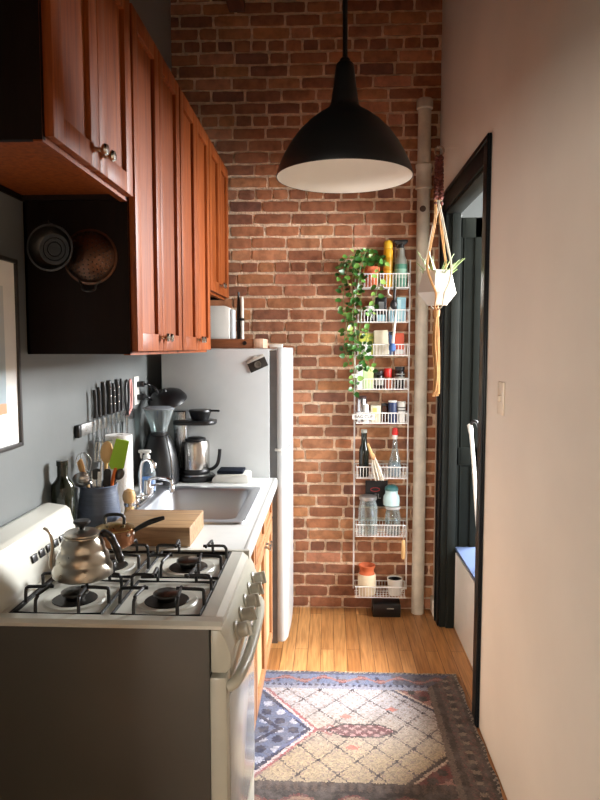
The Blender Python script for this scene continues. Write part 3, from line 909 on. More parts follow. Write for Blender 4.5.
# whisk
w = thing('whisk', 'wire whisk with a pale wooden handle leaning left in the crock', 'whisk', P(-0.03, 0, 0.93), GU)
bm = BM(); tube(bm, [P(-0.020, -0.01, 0.94), P(-0.036, -0.016, 1.06), P(-0.040, -0.018, 1.085)], 0.006, 10); obj('grip', bm, STEEL, w)
bm = BM()
for k in range(4):
    a = PI * k / 4
    c, s = math.cos(a) * 0.026, math.sin(a) * 0.026
    tube(bm, smooth_path([P(-0.040, -0.018, 1.08), P(-0.042 + c * 0.8, -0.018 + s * 0.8, 1.12), P(-0.045 + c, -0.018 + s, 1.155), P(-0.047, -0.018, 1.178), P(-0.045 - c, -0.018 - s, 1.155), P(-0.042 - c * 0.8, -0.018 - s * 0.8, 1.12), P(-0.040, -0.018, 1.08)], 5), 0.0012, 6)
obj('wire', bm, STEEL, w)
bm = BM()
tube(bm, smooth_path([P(-0.012, -0.045, 0.95), P(-0.022, -0.045, 1.07), P(-0.036, -0.045, 1.11), P(-0.047, -0.046, 1.148), P(-0.050, -0.046, 1.154)], 5), [0.006] * 6 + [0.009] * 6 + [0.011] * 7 + [0.006] * 2, 12)
solo('rolling_handle', bm, SPW, 'pale wooden utensil handle crossing the whisk in the crock', 'utensil', GU)
# ladle with its steel bowl up, near the rim
w = thing('ladle', 'steel ladle resting low over the left rim of the crock', 'ladle', P(-0.03, -0.03, 0.94), GU)
bm = BM()
M = rx(-60) @ ry(-20)
lathe(bm, [(0.0, -0.022), (0.018, -0.018), (0.029, -0.006), (0.031, 0.004), (0.029, 0.004), (0.026, -0.006), (0.016, -0.016), (0.0, -0.019)], P(-0.034, -0.066, 1.092), 24, M, cap=False)
obj('bowl', bm, STEEL, w)
bm = BM(); tube(bm, smooth_path([P(-0.02, -0.05, 1.085), P(0.0, -0.02, 1.05), P(0.02, 0.01, 0.95)], 5), 0.004, 8); obj('handle', bm, STEEL, w)
# slotted spatula
w = thing('slotted_spatula', 'slotted steel spatula standing at the back of the crock', 'spatula', P(0, 0.02, 0.93), GU)
bm = BM()
for k in range(6):
    o_ = -0.026 + k * 0.0104
    tube(bm, [P(0.002 + o_, 0.03, 1.135 + k * 0.002), P(0.012 + o_ * 1.15, 0.035, 1.205 + k * 0.002)], 0.0026, 6)
for t in (0.0, 0.5, 1.0):
    tube(bm, [P(0.002 - 0.028 + 0.010 * t, 0.03 + 0.005 * t, 1.135 + 0.07 * t), P(0.002 + 0.028 + 0.012 * t, 0.03 + 0.005 * t, 1.145 + 0.07 * t)], 0.0026, 6)
obj('head', bm, STEEL, w)
bm = BM(); tube(bm, [P(0.002, 0.03, 1.14), P(-0.01, 0.012, 0.93)], 0.0045, 8); obj('handle', bm, STEEL, w)
# wooden spoon
w = thing('wooden_spoon', 'wooden spoon with a rounded pale bowl in the crock', 'spoon', P(0.01, 0, 0.93), GU)
bm = BM(); ell(bm, P(0.036, -0.012, 1.178), 0.0235, 0.010, 0.040, ry(5)); obj('bowl', bm, SPW, w)
bm = BM(); tube(bm, [P(0.033, -0.012, 1.145), P(0.012, -0.002, 0.93)], 0.006, 10); obj('handle', bm, SPW, w)
# green silicone spatula
w = thing('silicone_spatula', 'bright green silicone spatula with an orange handle in the crock', 'spatula', P(0.04, 0, 0.93), GU)
bm = BM(); blade(bm, P(0.066, -0.014, 1.118), P(0.092, -0.010, 1.222), 0.052, 0.046, 0.009, CAMN, rnd=False); obj('head', bm, mat('lime_silicone', (150, 196, 30), 0.45, var=0.06), w)
bm = BM(); tube(bm, [P(0.067, -0.015, 1.125), P(0.052, -0.02, 1.06), P(0.02, -0.005, 0.93)], 0.0065, 10); obj('handle', bm, mat('orange_handle', (224, 112, 36), 0.45), w)
# tongs / peeler
w = thing('tongs', 'steel and black tongs in the middle of the crock', 'tongs', P(0, -0.04, 0.94), GU)
bm = BM()
for s in (-1, 1):
    blade(bm, P(0.008 + 0.004 * s, -0.044, 0.95), P(0.012 + 0.011 * s, -0.052, 1.118), 0.010, 0.013, 0.003, (0.2, -1, 0), rnd=False)
obj('arm', bm, STEEL, w)
bm = BM(); blade(bm, P(0.011, -0.050, 1.09), P(0.013, -0.053, 1.128), 0.028, 0.026, 0.006, (0.2, -1, 0)); obj('grip', bm, BLACK, w)
w = thing('masher', 'black flat-headed utensil between tongs and orange handle', 'utensil', P(0.03, -0.03, 0.94), GU)
bm = BM(); blade(bm, P(0.040, -0.036, 1.06), P(0.046, -0.038, 1.125), 0.026, 0.024, 0.006, CAMN); obj('head', bm, BLACK, w)
bm = BM(); tube(bm, [P(0.041, -0.036, 1.07), P(0.02, -0.02, 0.935)], 0.005, 8); obj('handle', bm, BLACK, w)
# measuring spoon on the right
w = thing('serving_spoon', 'small dark metal spoon at the right edge of the crock', 'spoon', P(0.05, 0, 0.94), GU)
bm = BM(); ell(bm, P(0.080, -0.016, 1.102), 0.016, 0.006, 0.022, ry(35)); obj('bowl', bm, DARKST, w)
bm = BM(); tube(bm, [P(0.068, -0.018, 1.085), P(0.045, -0.012, 1.04), P(0.03, 0.0, 0.94)], 0.003, 8); obj('handle', bm, DARKST, w)

# paper towel roll
pr = thing('paper_towel_roll', 'upright white paper towel roll behind the utensil crock', 'paper roll', (-0.80, 2.492, 0.9105))
bm = BM(); lathe(bm, [(0.018, 0.922), (0.049, 0.922), (0.0505, 0.926), (0.0505, 1.206), (0.049, 1.21), (0.018, 1.21), (0.0175, 1.2), (0.0175, 0.93)], (-0.80, 2.485, 0), 40, cap=False)
obj('paper', bm, mat('paper_white', (236, 234, 230), 0.9, var=0.02, bump=0.3, bscale=120), pr)
bm = BM(); lathe(bm, [(0.055, 0.9105), (0.055, 0.918), (0.052, 0.9215), (0.0, 0.9215)], (-0.80, 2.485, 0), 32); lathe(bm, [(0.006, 0.92), (0.006, 1.205), (0.0, 1.207)], (-0.80, 2.485, 0), 10)
obj('stand', bm, WHITE, pr)
# wooden mill
pm = thing('pepper_mill', 'small pale wooden mill with a white band beside the crock', 'mill', (-0.722, 2.345, 0.9105))
bm = BM(); lathe(bm, [(0.0, 0.9105), (0.021, 0.9105), (0.022, 0.93), (0.016, 0.958), (0.017, 0.968)], (-0.722, 2.345, 0), 24); lathe(bm, [(0.017, 0.980), (0.022, 0.992), (0.0235, 1.008), (0.018, 1.024), (0.007, 1.031), (0.0, 1.031)], (-0.722, 2.345, 0), 24)
obj('body', bm, SPW, pm)
bm = BM(); lathe(bm, [(0.017, 0.967), (0.019, 0.969), (0.019, 0.980), (0.017, 0.982)], (-0.722, 2.345, 0), 24); obj('collar', bm, NICKEL, pm)

# soap spray bottle
sb = thing('spray_bottle', 'clear spray bottle of blue liquid behind the faucet', 'bottle', (-0.768, 2.665, 0.9185))
SX_, SY_ = -0.79, 2.83
OFF[sb.name] = Vector((SX_, SY_, 0.9105)); sb.location = (SX_, SY_, 0.9105)
bm = BM(); lathe(bm, [(0.0, 0.9105), (0.034, 0.9105), (0.037, 0.918), (0.037, 0.9961), (0.030, 1.0305), (0.014, 1.0546), (0.013, 1.0632), (0.011, 1.0632), (0.012, 1.0528), (0.028, 1.0288), (0.035, 0.9961), (0.035, 0.92), (0.0, 0.914)], (SX_, SY_, 0), 28, cap=False)
obj('body', bm, GLASS, sb)
bm = BM(); lathe(bm, [(0.0, 0.9155), (0.0335, 0.9155), (0.0345, 0.921), (0.0345, 0.9746), (0.0, 0.9746)], (SX_, SY_, 0), 28); obj('liquid', bm, mat('blue_liquid', (70, 132, 214), 0.15), sb)
bm = BM(); lathe(bm, [(0.015, 1.0563), (0.015, 1.0735), (0.010, 1.0769), (0.008, 1.0864)], (SX_, SY_, 0), 16); box(bm, SX_ - 0.035, SX_ + 0.018, SY_ - 0.009, SY_ + 0.009, 1.0838, 1.0975, 0.004); box(bm, SX_ - 0.028, SX_ - 0.02, SY_ - 0.005, SY_ + 0.005, 1.0606, 1.0855, 0.002)
obj('trigger', bm, WHITE, sb)

# coffee grinder
gx, gy = -0.785, 3.03
cg = thing('coffee_grinder', 'black coffee grinder with a clear conical hopper', 'grinder', (gx, gy, 0.9105))
bm = BM()
pr_ = []
for (w, z) in ((0.094, 0.9115), (0.097, 0.93), (0.095, 0.98), (0.085, 1.05), (0.066, 1.105), (0.052, 1.135)):
    pr_.append((w, z))
lathe(bm, [(0.0, 0.9105)] + pr_ + [(0.0, 1.137)], (gx, gy, 0), 36, sx=0.92, sy=0.88)
obj('body', bm, BLACK, cg)
bm = BM()
for k in range(1):
    a = R(-38)
    pts = [(gx + (w * 0.92 + 0.001) * math.cos(a), gy + (w * 0.88 + 0.001) * math.sin(a), z) for (w, z) in pr_[1:]]
    tube(bm, smooth_path(pts, 4), 0.003, 8)
obj('side_strip', bm, CHROME, cg)
bm = BM(); lathe(bm, [(0.040, 1.137), (0.040, 1.150), (0.034, 1.152), (0.0, 1.152)], (gx, gy, 0), 28); obj('collar', bm, BLACK, cg)
bm = BM(); lathe(bm, [(0.036, 1.152), (0.040, 1.17), (0.068, 1.255), (0.071, 1.258), (0.068, 1.259), (0.065, 1.255), (0.037, 1.172), (0.033, 1.152)], (gx, gy, 0), 36, cap=False); obj('hopper', bm, GLASS, cg)
bm = BM(); lathe(bm, [(0.073, 1.258), (0.073, 1.263), (0.05, 1.272), (0.0, 1.274)], (gx, gy, 0), 36); obj('hopper_lid', bm, mat('smoked_plastic', (116, 120, 124), 0.2), cg)

# black lidded pan hung behind the grinder
bm = BM()
M = rz(30) @ rx(24) @ ry(-10)
lathe(bm, [(0.0, -0.026), (0.045, -0.02), (0.078, -0.003), (0.090, 0.014), (0.092, 0.018), (0.088, 0.017), (0.075, 0.002), (0.043, -0.014), (0.0, -0.020)], (-0.765, 3.105, 1.312), 36, rx(180) @ M, cap=False)
hb = thing('dark_bowl_lid', 'black domed bowl tipped on top of the coffee grinder', 'bowl', (-0.765, 3.10, 1.275))
obj('shell', bm, BLACK, hb)
bm = BM(); tube(bm, smooth_path([(-0.80, 3.09, 1.315), (-0.81, 3.085, 1.345), (-0.83, 3.085, 1.36), (-0.85, 3.09, 1.362)], 5), 0.005, 8)
lathe(bm, [(0.012, 1.318), (0.014, 1.335), (0.009, 1.345), (0.0, 1.346)], (-0.775, 3.10, 0), 16)
obj('handle', bm, BLACK, hb)

# coffee maker
mx_, my_ = -0.635, 3.118
cm = thing('coffee_maker', 'steel drip coffee maker with a black filter basket beside the fridge', 'coffee maker', (-0.63, 3.09, 0.9105))
bm = BM()
lathe(bm, [(0.0, 0.9105), (0.078, 0.9105), (0.082, 0.916), (0.082, 0.932), (0.076, 0.938), (0.0, 0.938)], (mx_, my_, 0), 40, sx=1.15)
box(bm, -0.735, -0.62, 3.12, 3.195, 0.911, 0.936, 0.006)
obj('base', bm, BLACK, cm)
bm = BM(); lathe(bm, [(0.074, 0.9385), (0.074, 0.943), (0.0, 0.9435)], (mx_, my_, 0), 36); obj('hot_plate', bm, STEEL, cm)
bm = BM(); box(bm, -0.742, -0.680, 3.13, 3.195, 0.936, 1.24, 0.008, seg=3); obj('water_tank', bm, metal_brushed('tank_steel', (186, 188, 190), 0.25, (90, 90, 3)), cm)
bm = BM(); prism(bm, rrect(-0.735, -0.535, 3.05, 3.195, 0.05), 'z', 1.178, 1.197, 0.004); obj('arm', bm, BLACK, cm)
bm = BM(); lathe(bm, [(0.04, 1.1985), (0.052, 1.235), (0.055, 1.238), (0.052, 1.247), (0.0, 1.25)], (-0.61, 3.118, 0), 32); tube(bm, [(-0.561, 3.11, 1.243), (-0.515, 3.10, 1.243)], 0.005, 8); obj('filter_basket', bm, BLACK, cm)
# carafe
cf = thing('carafe', 'brushed steel carafe with a black handle on the coffee maker', 'carafe', (mx_, my_, 0.944))
bm = BM(); lathe(bm, [(0.0, 0.965), (0.066, 0.965), (0.067, 0.975), (0.067, 1.085), (0.063, 1.098), (0.05, 1.102), (0.0, 1.102)], (mx_, my_, 0), 40); obj('body', bm, metal_brushed('carafe_steel', (190, 186, 180), 0.22, (80, 80, 3)), cf)
bm = BM(); lathe(bm, [(0.0, 0.944), (0.068, 0.944), (0.071, 0.95), (0.071, 0.962), (0.067, 0.968), (0.0, 0.968)], (mx_, my_, 0), 40); obj('foot', bm, BLACK, cf)
bm = BM(); tube(bm, smooth_path([(mx_ + 0.062, my_ - 0.01, 0.962), (mx_ + 0.085, my_ - 0.015, 0.968), (mx_ + 0.108, my_ - 0.02, 0.99), (mx_ + 0.118, my_ - 0.022, 1.03), (mx_ + 0.121, my_ - 0.023, 1.062)], 6), 0.0085, 10); obj('handle', bm, BLACK, cf)
bm = BM(); lathe(bm, [(0.05, 1.1025), (0.05, 1.11), (0.03, 1.117), (0.0, 1.117)], (mx_, my_, 0), 32); obj('lid', bm, BLACK, cf)

# kitchen scale
ks = thing('kitchen_scale', 'small white kitchen scale with a dark plate by the fridge', 'scale', (-0.45, 3.10, 0.9105))
bm = BM(); prism(bm, [(-0.545, 0.9105), (-0.372, 0.9105), (-0.372, 0.944), (-0.385, 0.952), (-0.525, 0.948), (-0.545, 0.925)], 'y', 3.045, 3.165, 0.004); obj('body', bm, WHITE, ks)
bm = BM(); box(bm, -0.521, -0.40, 3.050, 3.158, 0.952, 0.966, 0.003); PLM = mat('blue_black_plate', (24, 28, 38), 0.75); PLM.node_tree.nodes['Principled BSDF'].inputs['Specular IOR Level'].default_value = 0.08; obj('plate', bm, PLM, ks)

# ------------------------------------------------------------------ on the left wall
mk = thing('knife_rack', 'steel magnetic knife strip on the grey wall above the worktop', 'knife rack', (-0.88, 2.60, 1.225))
bm = BM(); box(bm, -0.889, -0.875, 2.30, 2.92, 1.225, 1.268, 0.003); obj('strip', bm, STEEL, mk)
bm = BM(); box(bm, -0.8895, -0.872, 2.275, 2.302, 1.224, 1.269, 0.003); obj('end_cap', bm, BLACK, mk)
bm = BM(); box(bm, -0.8895, -0.872, 2.918, 2.945, 1.224, 1.269, 0.003); obj('end_cap', bm, BLACK, mk)
STB = mat('knife_steel', (206, 208, 210), 0.2, 1.0, var=0.04)
KN = [  # y, handle top z, blade bottom z, blade width, handle r, label, riveted
    (2.42, 1.385, 1.14, 0.018, 0.0085, 'first knife from the left on the strip, thin plain black handle', 0),
    (2.465, 1.392, 1.11, 0.020, 0.0085, 'second knife from the left on the strip, slim black handle', 0),
    (2.515, 1.41, 1.08, 0.034, 0.011, 'third knife from the left on the strip, broad black handle', 0),
    (2.58, 1.412, 1.03, 0.040, 0.012, 'fourth knife on the strip, widest blade and riveted black handle', 1),
    (2.63, 1.398, 1.06, 0.030, 0.010, 'fifth knife from the left on the strip, riveted shorter handle', 1),
    (2.68, 1.412, 1.05, 0.030, 0.011, 'sixth knife from the left on the strip, riveted tall handle', 1),
    (2.735, 1.412, 1.10, 0.016, 0.0065, 'narrow plain knife on the strip just left of the scissors', 0)]
for (y, zt, zb, bw, hr, lb, riv) in KN:
    k = thing('kitchen_knife', lb, 'knife', (-0.866, y, zb), 'knives on the magnetic strip')
    bm = BM()
    prism(bm, [(y - bw * 0.35, 1.285), (y + bw * 0.5, 1.285), (y + bw * 0.5, zb + 0.05), (y - bw * 0.1, zb), (y - bw * 0.35, zb + 0.01)], 'x', -0.8742, -0.8722)
    obj('blade', bm, STB, k)
    bm = BM()
    zs = [1.278, 1.29, (1.29 + zt) / 2, zt - 0.02, zt]
    tube(bm, [(-0.866, y + 0.004 * math.sin(i), z) for i, z in enumerate(zs)], [hr * 0.8, hr, hr * 0.85, hr, hr * 0.75], 10)
    h = obj('handle', bm, BLACK, k)
    if riv:
        bm = BM()
        for t in (0.25, 0.5, 0.75):
            ell(bm, (-0.866 + hr * 0.72, y - hr * 0.4, 1.29 + (zt - 1.29) * t), 0.0035, 0.0035, 0.0035)
        obj('rivet', bm, NICKEL, h)
sc = thing('scissors', 'scissors with dark and pinkish handles at the right end of the strip', 'scissors', (-0.866, 2.82, 1.10), 'knives on the magnetic strip')
bm = BM()
prism(bm, [(2.80, 1.25), (2.815, 1.26), (2.835, 1.14), (2.83, 1.10), (2.822, 1.12)], 'x', -0.8742, -0.8722); prism(bm, [(2.84, 1.25), (2.825, 1.26), (2.812, 1.14), (2.816, 1.10), (2.824, 1.12)], 'x', -0.8715, -0.8695)
obj('blade', bm, STB, sc)
for (y0, y1, col, nm) in ((2.79, 2.84, BLACK, 'handle'), (2.845, 2.88, mat('pink_grip', (190, 130, 122), 0.5), 'handle')):
    bm = BM()
    pts = [(-0.866, 2.825, 1.255)]
    cy_ = (y0 + y1) / 2
    loop = [(-0.866, cy_ + 0.5 * (y1 - y0) * math.cos(a), 1.335 + 0.065 * math.sin(a)) for a in [2 * PI * i / 16 for i in range(16)]]
    tube(bm, loop, 0.006, 8, closed=True); tube(bm, [(-0.866, 2.822, 1.25), (-0.866, cy_, 1.275)], 0.006, 8)
    obj(nm, bm, col, sc)
# outlet with plugs and lead
ol = thing('wall_outlet', 'white power outlet with black plugs on the grey wall', 'outlet', (-0.885, 3.02, 1.28))
bm = BM(); box(bm, -0.8895, -0.883, 2.985, 3.06, 1.278, 1.408, 0.003); obj('plate', bm, WHITE, ol)
for z in (1.372, 1.312):
    bm = BM(); box(bm, -0.8835, -0.852, 3.02, 3.05, z - 0.013, z + 0.013, 0.004)
    tube(bm, smooth_path([(-0.853, 3.035, z), (-0.835, 3.04, z - 0.002), (-0.828, 3.06, z - 0.012), (-0.835, 3.10, z - 0.03), (-0.85, 3.14, z - 0.045)], 5), 0.004, 8)
    pl = solo('power_plug', bm, BLACK, 'black plug and lead in the %s socket of the white outlet' % ('upper' if z > 1.34 else 'lower'), 'plug', 'plugs in the wall outlet')

# framed picture
pf = thing('picture_frame', 'framed print with a white mat on the grey wall over the stove', 'picture', (-0.88, 1.62, 1.27))
bm = BM()
PY0, PY1, PZ0, PZ1 = 1.38, 1.845, 1.262, 1.786
for (y0, y1, z0, z1) in ((PY0, PY1, PZ0, PZ0 + 0.012), (PY0, PY1, PZ1 - 0.012, PZ1), (PY0, PY0 + 0.012, PZ0, PZ1), (PY1 - 0.012, PY1, PZ0, PZ1)):
    box(bm, -0.8895, -0.868, y0, y1, z0, z1, 0.002)
obj('frame', bm, mat('thin_dark_frame', (48, 44, 42), 0.4), pf)
bm = BM(); box(bm, -0.889, -0.8755, PY0 + 0.01, PY1 - 0.01, PZ0 + 0.01, PZ1 - 0.01); obj('mat_board', bm, mat('mat_board_white', (236, 234, 228), 0.7, var=0.015), pf)
def print_mat():
    m, nt, b = new_mat('landscape_print'); L = nt.links.new
    tc = nt.nodes.new('ShaderNodeTexCoord'); sp = nt.nodes.new('ShaderNodeSeparateXYZ'); L(tc.outputs['Generated'], sp.inputs[0])
    rp = nt.nodes.new('ShaderNodeValToRGB'); e = rp.color_ramp.elements
    e[0].position = 0.0; e[0].color = lin((188, 128, 88)); e[1].position = 1.0; e[1].color = lin((204, 206, 204))
    for p, c in ((0.09, (196, 140, 98)), (0.10, (150, 166, 172)), (0.35, (172, 188, 194)), (0.6, (190, 198, 200))):
        k = e.new(p); k.color = lin(c)
    n = nt.nodes.new('ShaderNodeTexNoise'); n.inputs['Scale'].default_value = 5
    L(tc.outputs['Generated'], n.inputs['Vector'])
    ma = nt.nodes.new('ShaderNodeMath'); ma.operation = 'MULTIPLY_ADD'; ma.inputs[1].default_value = 0.03; L(n.outputs['Fac'], ma.inputs[0]); L(sp.outputs['Z'], ma.inputs[2])
    L(ma.outputs[0], rp.inputs['Fac']); L(rp.outputs['Color'], b.inputs['Base Color']); b.inputs['Roughness'].default_value = 0.5
    return m
bm = BM(); box(bm, -0.876, -0.8745, PY0 + 0.08, PY1 - 0.08, PZ0 + 0.10, PZ1 - 0.08); obj('print', bm, print_mat(), pf)

# pans hung on the cabinet's side
hg = thing('mixing_bowl', 'dark steel pan hanging on the cabinet side in front of the colander', 'pan', (-0.773, 1.90, 1.75))
bm = BM(); lathe(bm, [(0.0, 0.0), (0.045, 0.002), (0.056, 0.012), (0.061, 0.032), (0.065, 0.034), (0.065, 0.037), (0.060, 0.037), (0.054, 0.016), (0.043, 0.006), (0.0, 0.004)], (-0.773, 1.872, 1.817), 40, rx(90), cap=False); obj('body', bm, DARKST, hg)
bm = BM()
lathe(bm, [(0.030, 0.0045), (0.032, 0.0075), (0.034, 0.0045)], (-0.773, 1.872, 1.817), 32, rx(90), cap=False); lathe(bm, [(0.018, 0.0045), (0.020, 0.007), (0.022, 0.0045)], (-0.773, 1.872, 1.817), 32, rx(90), cap=False); obj('ring', bm, DARKST, hg)
bm = BM(); tube(bm, [(-0.773, 1.929, 1.884), (-0.773, 1.838, 1.884), (-0.773, 1.832, 1.889)], 0.002, 6); obj('hook', bm, DARKST, hg)
hc = thing('colander', 'copper coloured perforated colander hanging on the dark cabinet side', 'colander', (-0.688, 1.92, 1.73))
bm = BM()
lathe(bm, [(0.080, 0.002), (0.080, 0.005), (0.074, 0.006), (0.068, 0.022), (0.052, 0.036), (0.028, 0.043), (0.0, 0.045)], (-0.692, 1.928, 1.803), 48, rx(90), cap=False)
obj('bowl', bm, metal_brushed('dull_copper', (98, 72, 58), 0.35, (8, 8, 8)), hc)
bm = BM()
for ring, (r, d) in enumerate(((0.016, 0.0442), (0.028, 0.043), (0.040, 0.0400), (0.051, 0.0366), (0.060, 0.0293), (0.067, 0.0225))):
    n = 6 + ring * 6
    for k in range(n):
        a = 2 * PI * (k + 0.5 * (ring % 2)) / n
        ell(bm, (-0.692 + r * math.cos(a), 1.928 - d, 1.803 + r * math.sin(a)), 0.0022, 0.0022, 0.0022)
h_ = obj('perforation', bm, BLACK, hc); h_['kind'] = 'stuff'
bm = BM(); tube(bm, smooth_path([(-0.726, 1.923, 1.736), (-0.716, 1.918, 1.720), (-0.713, 1.915, 1.708), (-0.695, 1.914, 1.704), (-0.678, 1.915, 1.708), (-0.674, 1.918, 1.722), (-0.662, 1.923, 1.734)], 5), 0.0028, 8); obj('handle', bm, DARKST, hc)
# ------------------------------------------------------------------ wire shelf rack on the bricks
RX0, RX1 = 0.148, 0.449
RF, RBK = 3.715, 3.822
rack = thing('wire_rack', 'tall white wire shelf rack hung against the brick wall', 'rack', (0.30, 3.77, 0.11))
for x in (RX0, RX1):
    bm = BM()
    dx = 0.006 if x == RX1 else 0.0
    top = [(x + dx, RBK - 0.004, 0.13), (x + dx, RBK - 0.004, 1.90), (x + dx, RBK - 0.004, 1.93), (x + dx - 0.004, RBK - 0.004, 1.952), (x + dx - 0.016, RBK - 0.004, 1.956), (x + dx - 0.026, RBK - 0.004, 1.944)] if x == RX1 else [(x, RBK - 0.004, 0.13), (x, RBK - 0.004, 1.0), (x, RBK - 0.004, 1.95)]
    tube(bm, smooth_path(top, 4), 0.0045, 8)
    obj('upright', bm, WIRE, rack)
SH = [(1.870, 1.944), (1.681, 1.747), (1.496, 1.557), (1.307, 1.365), (1.116, 1.175), (0.804, 0.869), (0.470, 0.537), (0.114, 0.176)]
NB = 17
for i, (zb, zt) in enumerate(SH):
    bm = BM()
    x0, x1 = RX0 + 0.006, RX1 - 0.006
    tube(bm, [(x0, RF, zt), (x1, RF, zt), (x1, RBK, zt), (x0, RBK, zt)], 0.0032, 6, closed=True)
    tube(bm, [(x0, RF + 0.004, zb), (x1, RF + 0.004, zb), (x1, RBK, zb), (x0, RBK, zb)], 0.0026, 6, closed=True)
    for k in range(NB):
        x = x0 + 0.008 + (x1 - x0 - 0.016) * k / (NB - 1)
        tube(bm, [(x, RF, zt), (x, RF + 0.003, zb), (x, RBK, zb), (x, RBK, zt)], 0.0017, 5)
    for y in (RF + 0.035, RF + 0.07):
        tube(bm, [(x0, y, zb), (x1, y, zb)], 0.002, 5)
    for x in (RX0, RX1):
        tube(bm, [(x, RBK - 0.004, zt), (x0 if x == RX0 else x1, RBK - 0.001, zt)], 0.003, 6)
    obj('basket', bm, WIRE, rack)
def sx(px): return 0.148 + (px - 355) * 0.00557     # measured from the rack's left upright
def floorz(i): return SH[i][0] + 0.0028
G = ['things on the top rack shelf', 'things on the second rack shelf', 'things on the third rack shelf', 'things on the fourth rack shelf', 'things on the fifth rack shelf', 'things on the sixth rack shelf', 'things on the seventh rack shelf', 'things on the lowest rack shelf']
def jar(name, label, cat, i, x, y, prof, m, capprof=None, capm=None, capname='lid', seg=24, z=None, extra=None):
    z = floorz(i) if z is None else z
    if capprof is None:
        bm = BM(); lathe(bm, prof, (x, y, z), seg, cap=False)
        return solo(name, bm, m, label, cat, G[i])
    t = thing(name, label, cat, (x, y, z), G[i])
    bm = BM(); lathe(bm, prof, (x, y, z), seg, cap=False); obj('body', bm, m, t)
    bm = BM(); lathe(bm, capprof, (x, y, z), seg); obj(capname, bm, capm, t)
    if extra: 
        for nm, bm, mm in extra: obj(nm, bm, mm, t)
    return t
def cyl(r, h, b=0.003): return [(0, 0), (r - b, 0), (r, b), (r, h - b), (r - b, h), (0, h)]
def band(r, z0, z1): return [(r, z0), (r + 0.0008, z0), (r + 0.0008, z1), (r, z1)]
def carton(name, label, cat, i, x0, x1, y0, y1, h, m, rot=0, panel=None, z=None, bev=0.003):
    z = floorz(i) if z is None else z
    t = thing(name, label, cat, ((x0 + x1) / 2, (y0 + y1) / 2, z), G[i])
    M = Matrix.Translation(((x0 + x1) / 2, (y0 + y1) / 2, z)) @ ry(rot).to_4x4()
    bm = BM(); w, d = (x1 - x0) / 2, (y1 - y0) / 2
    box(bm, -w, w, -d, d, 0.0, h, bev); bmesh.ops.transform(bm, matrix=M, verts=bm.verts[:]); obj('body', bm, m, t)
    if panel:
        for (nm, u0, u1, v0, v1, pm) in panel:
            bm = BM(); box(bm, -w + 2 * w * u0, -w + 2 * w * u1, -d - 0.0012, -d + 0.002, h * v0, h * v1); bmesh.ops.transform(bm, matrix=M, verts=bm.verts[:]); obj(nm, bm, pm, t)
    return t
TERRA = mat('terracotta', (196, 98, 56), 0.75, var=0.1, scale=14)
YEL = mat('yellow_tin', (226, 170, 36), 0.35, var=0.05)
GRN = mat('jade_green', (84, 144, 122), 0.4, var=0.06)
GREYP = mat('grey_plastic', (150, 150, 140), 0.45, var=0.05)
LBLUE = mat('pale_blue_card', (150, 200, 214), 0.5, var=0.05)
CREAM = mat('cream_paper', (222, 212, 186), 0.7, var=0.05)
LAB = mat('label_white', (232, 230, 222), 0.6, var=0.03)
ORNG = mat('coral_card', (222, 96, 66), 0.55, var=0.05)
NAVY = mat('navy_tin', (40, 54, 92), 0.4, var=0.06)
LIME = mat('yellow_green_pack', (206, 212, 96), 0.5, var=0.15, scale=24)
PGRN = mat('pale_green_pack', (196, 222, 166), 0.5, var=0.08)
REDC = mat('red_cap', (206, 34, 26), 0.4)
BROWNJ = mat('brown_jar', (70, 38, 22), 0.25)
DKJ = mat('dark_jar', (30, 28, 28), 0.2, var=0.2)
SILV = mat('silver_tin', (190, 190, 192), 0.25, 1.0, var=0.05)
YM = 3.768
# shelf 1
z = floorz(0)
jar('spray_can', 'yellow can with a rounded top on the top rack shelf', 'can', 0, sx(387.5), YM + 0.018, [(0, 0), (0.026, 0), (0.027, 0.003), (0.027, 0.205), (0.024, 0.215)], YEL, [(0.0255, 0.216), (0.0255, 0.245), (0.021, 0.258), (0.010, 0.264), (0, 0.265)], mat('mustard_cap', (236, 186, 50), 0.4), 'cap',
    extra=[('stripe', (lambda b: (lathe(b, [(0.0272, 0.095), (0.0279, 0.096), (0.0279, 0.165), (0.0272, 0.166)], (sx(387.5), YM + 0.018, z), 24, cap=False), b)[1])(BM()), mat('amber_label', (196, 140, 22), 0.4))])
t = thing('spray_bottle', 'green and grey spray bottle with a black trigger on the rack', 'bottle', (sx(400), YM, z), G[0])
bm = BM(); lathe(bm, [(0, 0), (0.033, 0), (0.035, 0.004), (0.035, 0.118), (0.033, 0.128)], (sx(400), YM, z), 28); obj('body', bm, GRN, t)
bm = BM(); lathe(bm, [(0.0335, 0.1285), (0.031, 0.15), (0.023, 0.17), (0.020, 0.178), (0.020, 0.215), (0.0, 0.216)], (sx(400), YM, z), 28); obj('shoulder', bm, GREYP, t)
bm = BM(); xx = sx(400); lathe(bm, [(0.017, 0.2165), (0.017, 0.235), (0.012, 0.24)], (xx, YM, z), 16); prism(bm, [(xx - 0.045, z + 0.262), (xx - 0.045, z + 0.252), (xx - 0.02, z + 0.235), (xx + 0.02, z + 0.235), (xx + 0.036, z + 0.25), (xx + 0.036, z + 0.262)], 'y', YM - 0.012, YM + 0.012, 0.002); prism(bm, [(xx - 0.036, z + 0.25), (xx - 0.028, z + 0.25), (xx - 0.018, z + 0.218), (xx - 0.024, z + 0.215)], 'y', YM - 0.006, YM + 0.006); obj('trigger', bm, BLACK, t)
bm = BM(); lathe(bm, [(0.0352, 0.05), (0.0358, 0.051), (0.0358, 0.10), (0.0352, 0.101)], (sx(400), YM, z), 28, cap=False); obj('label_band', bm, mat('pale_green_label', (150, 190, 170), 0.5), t)
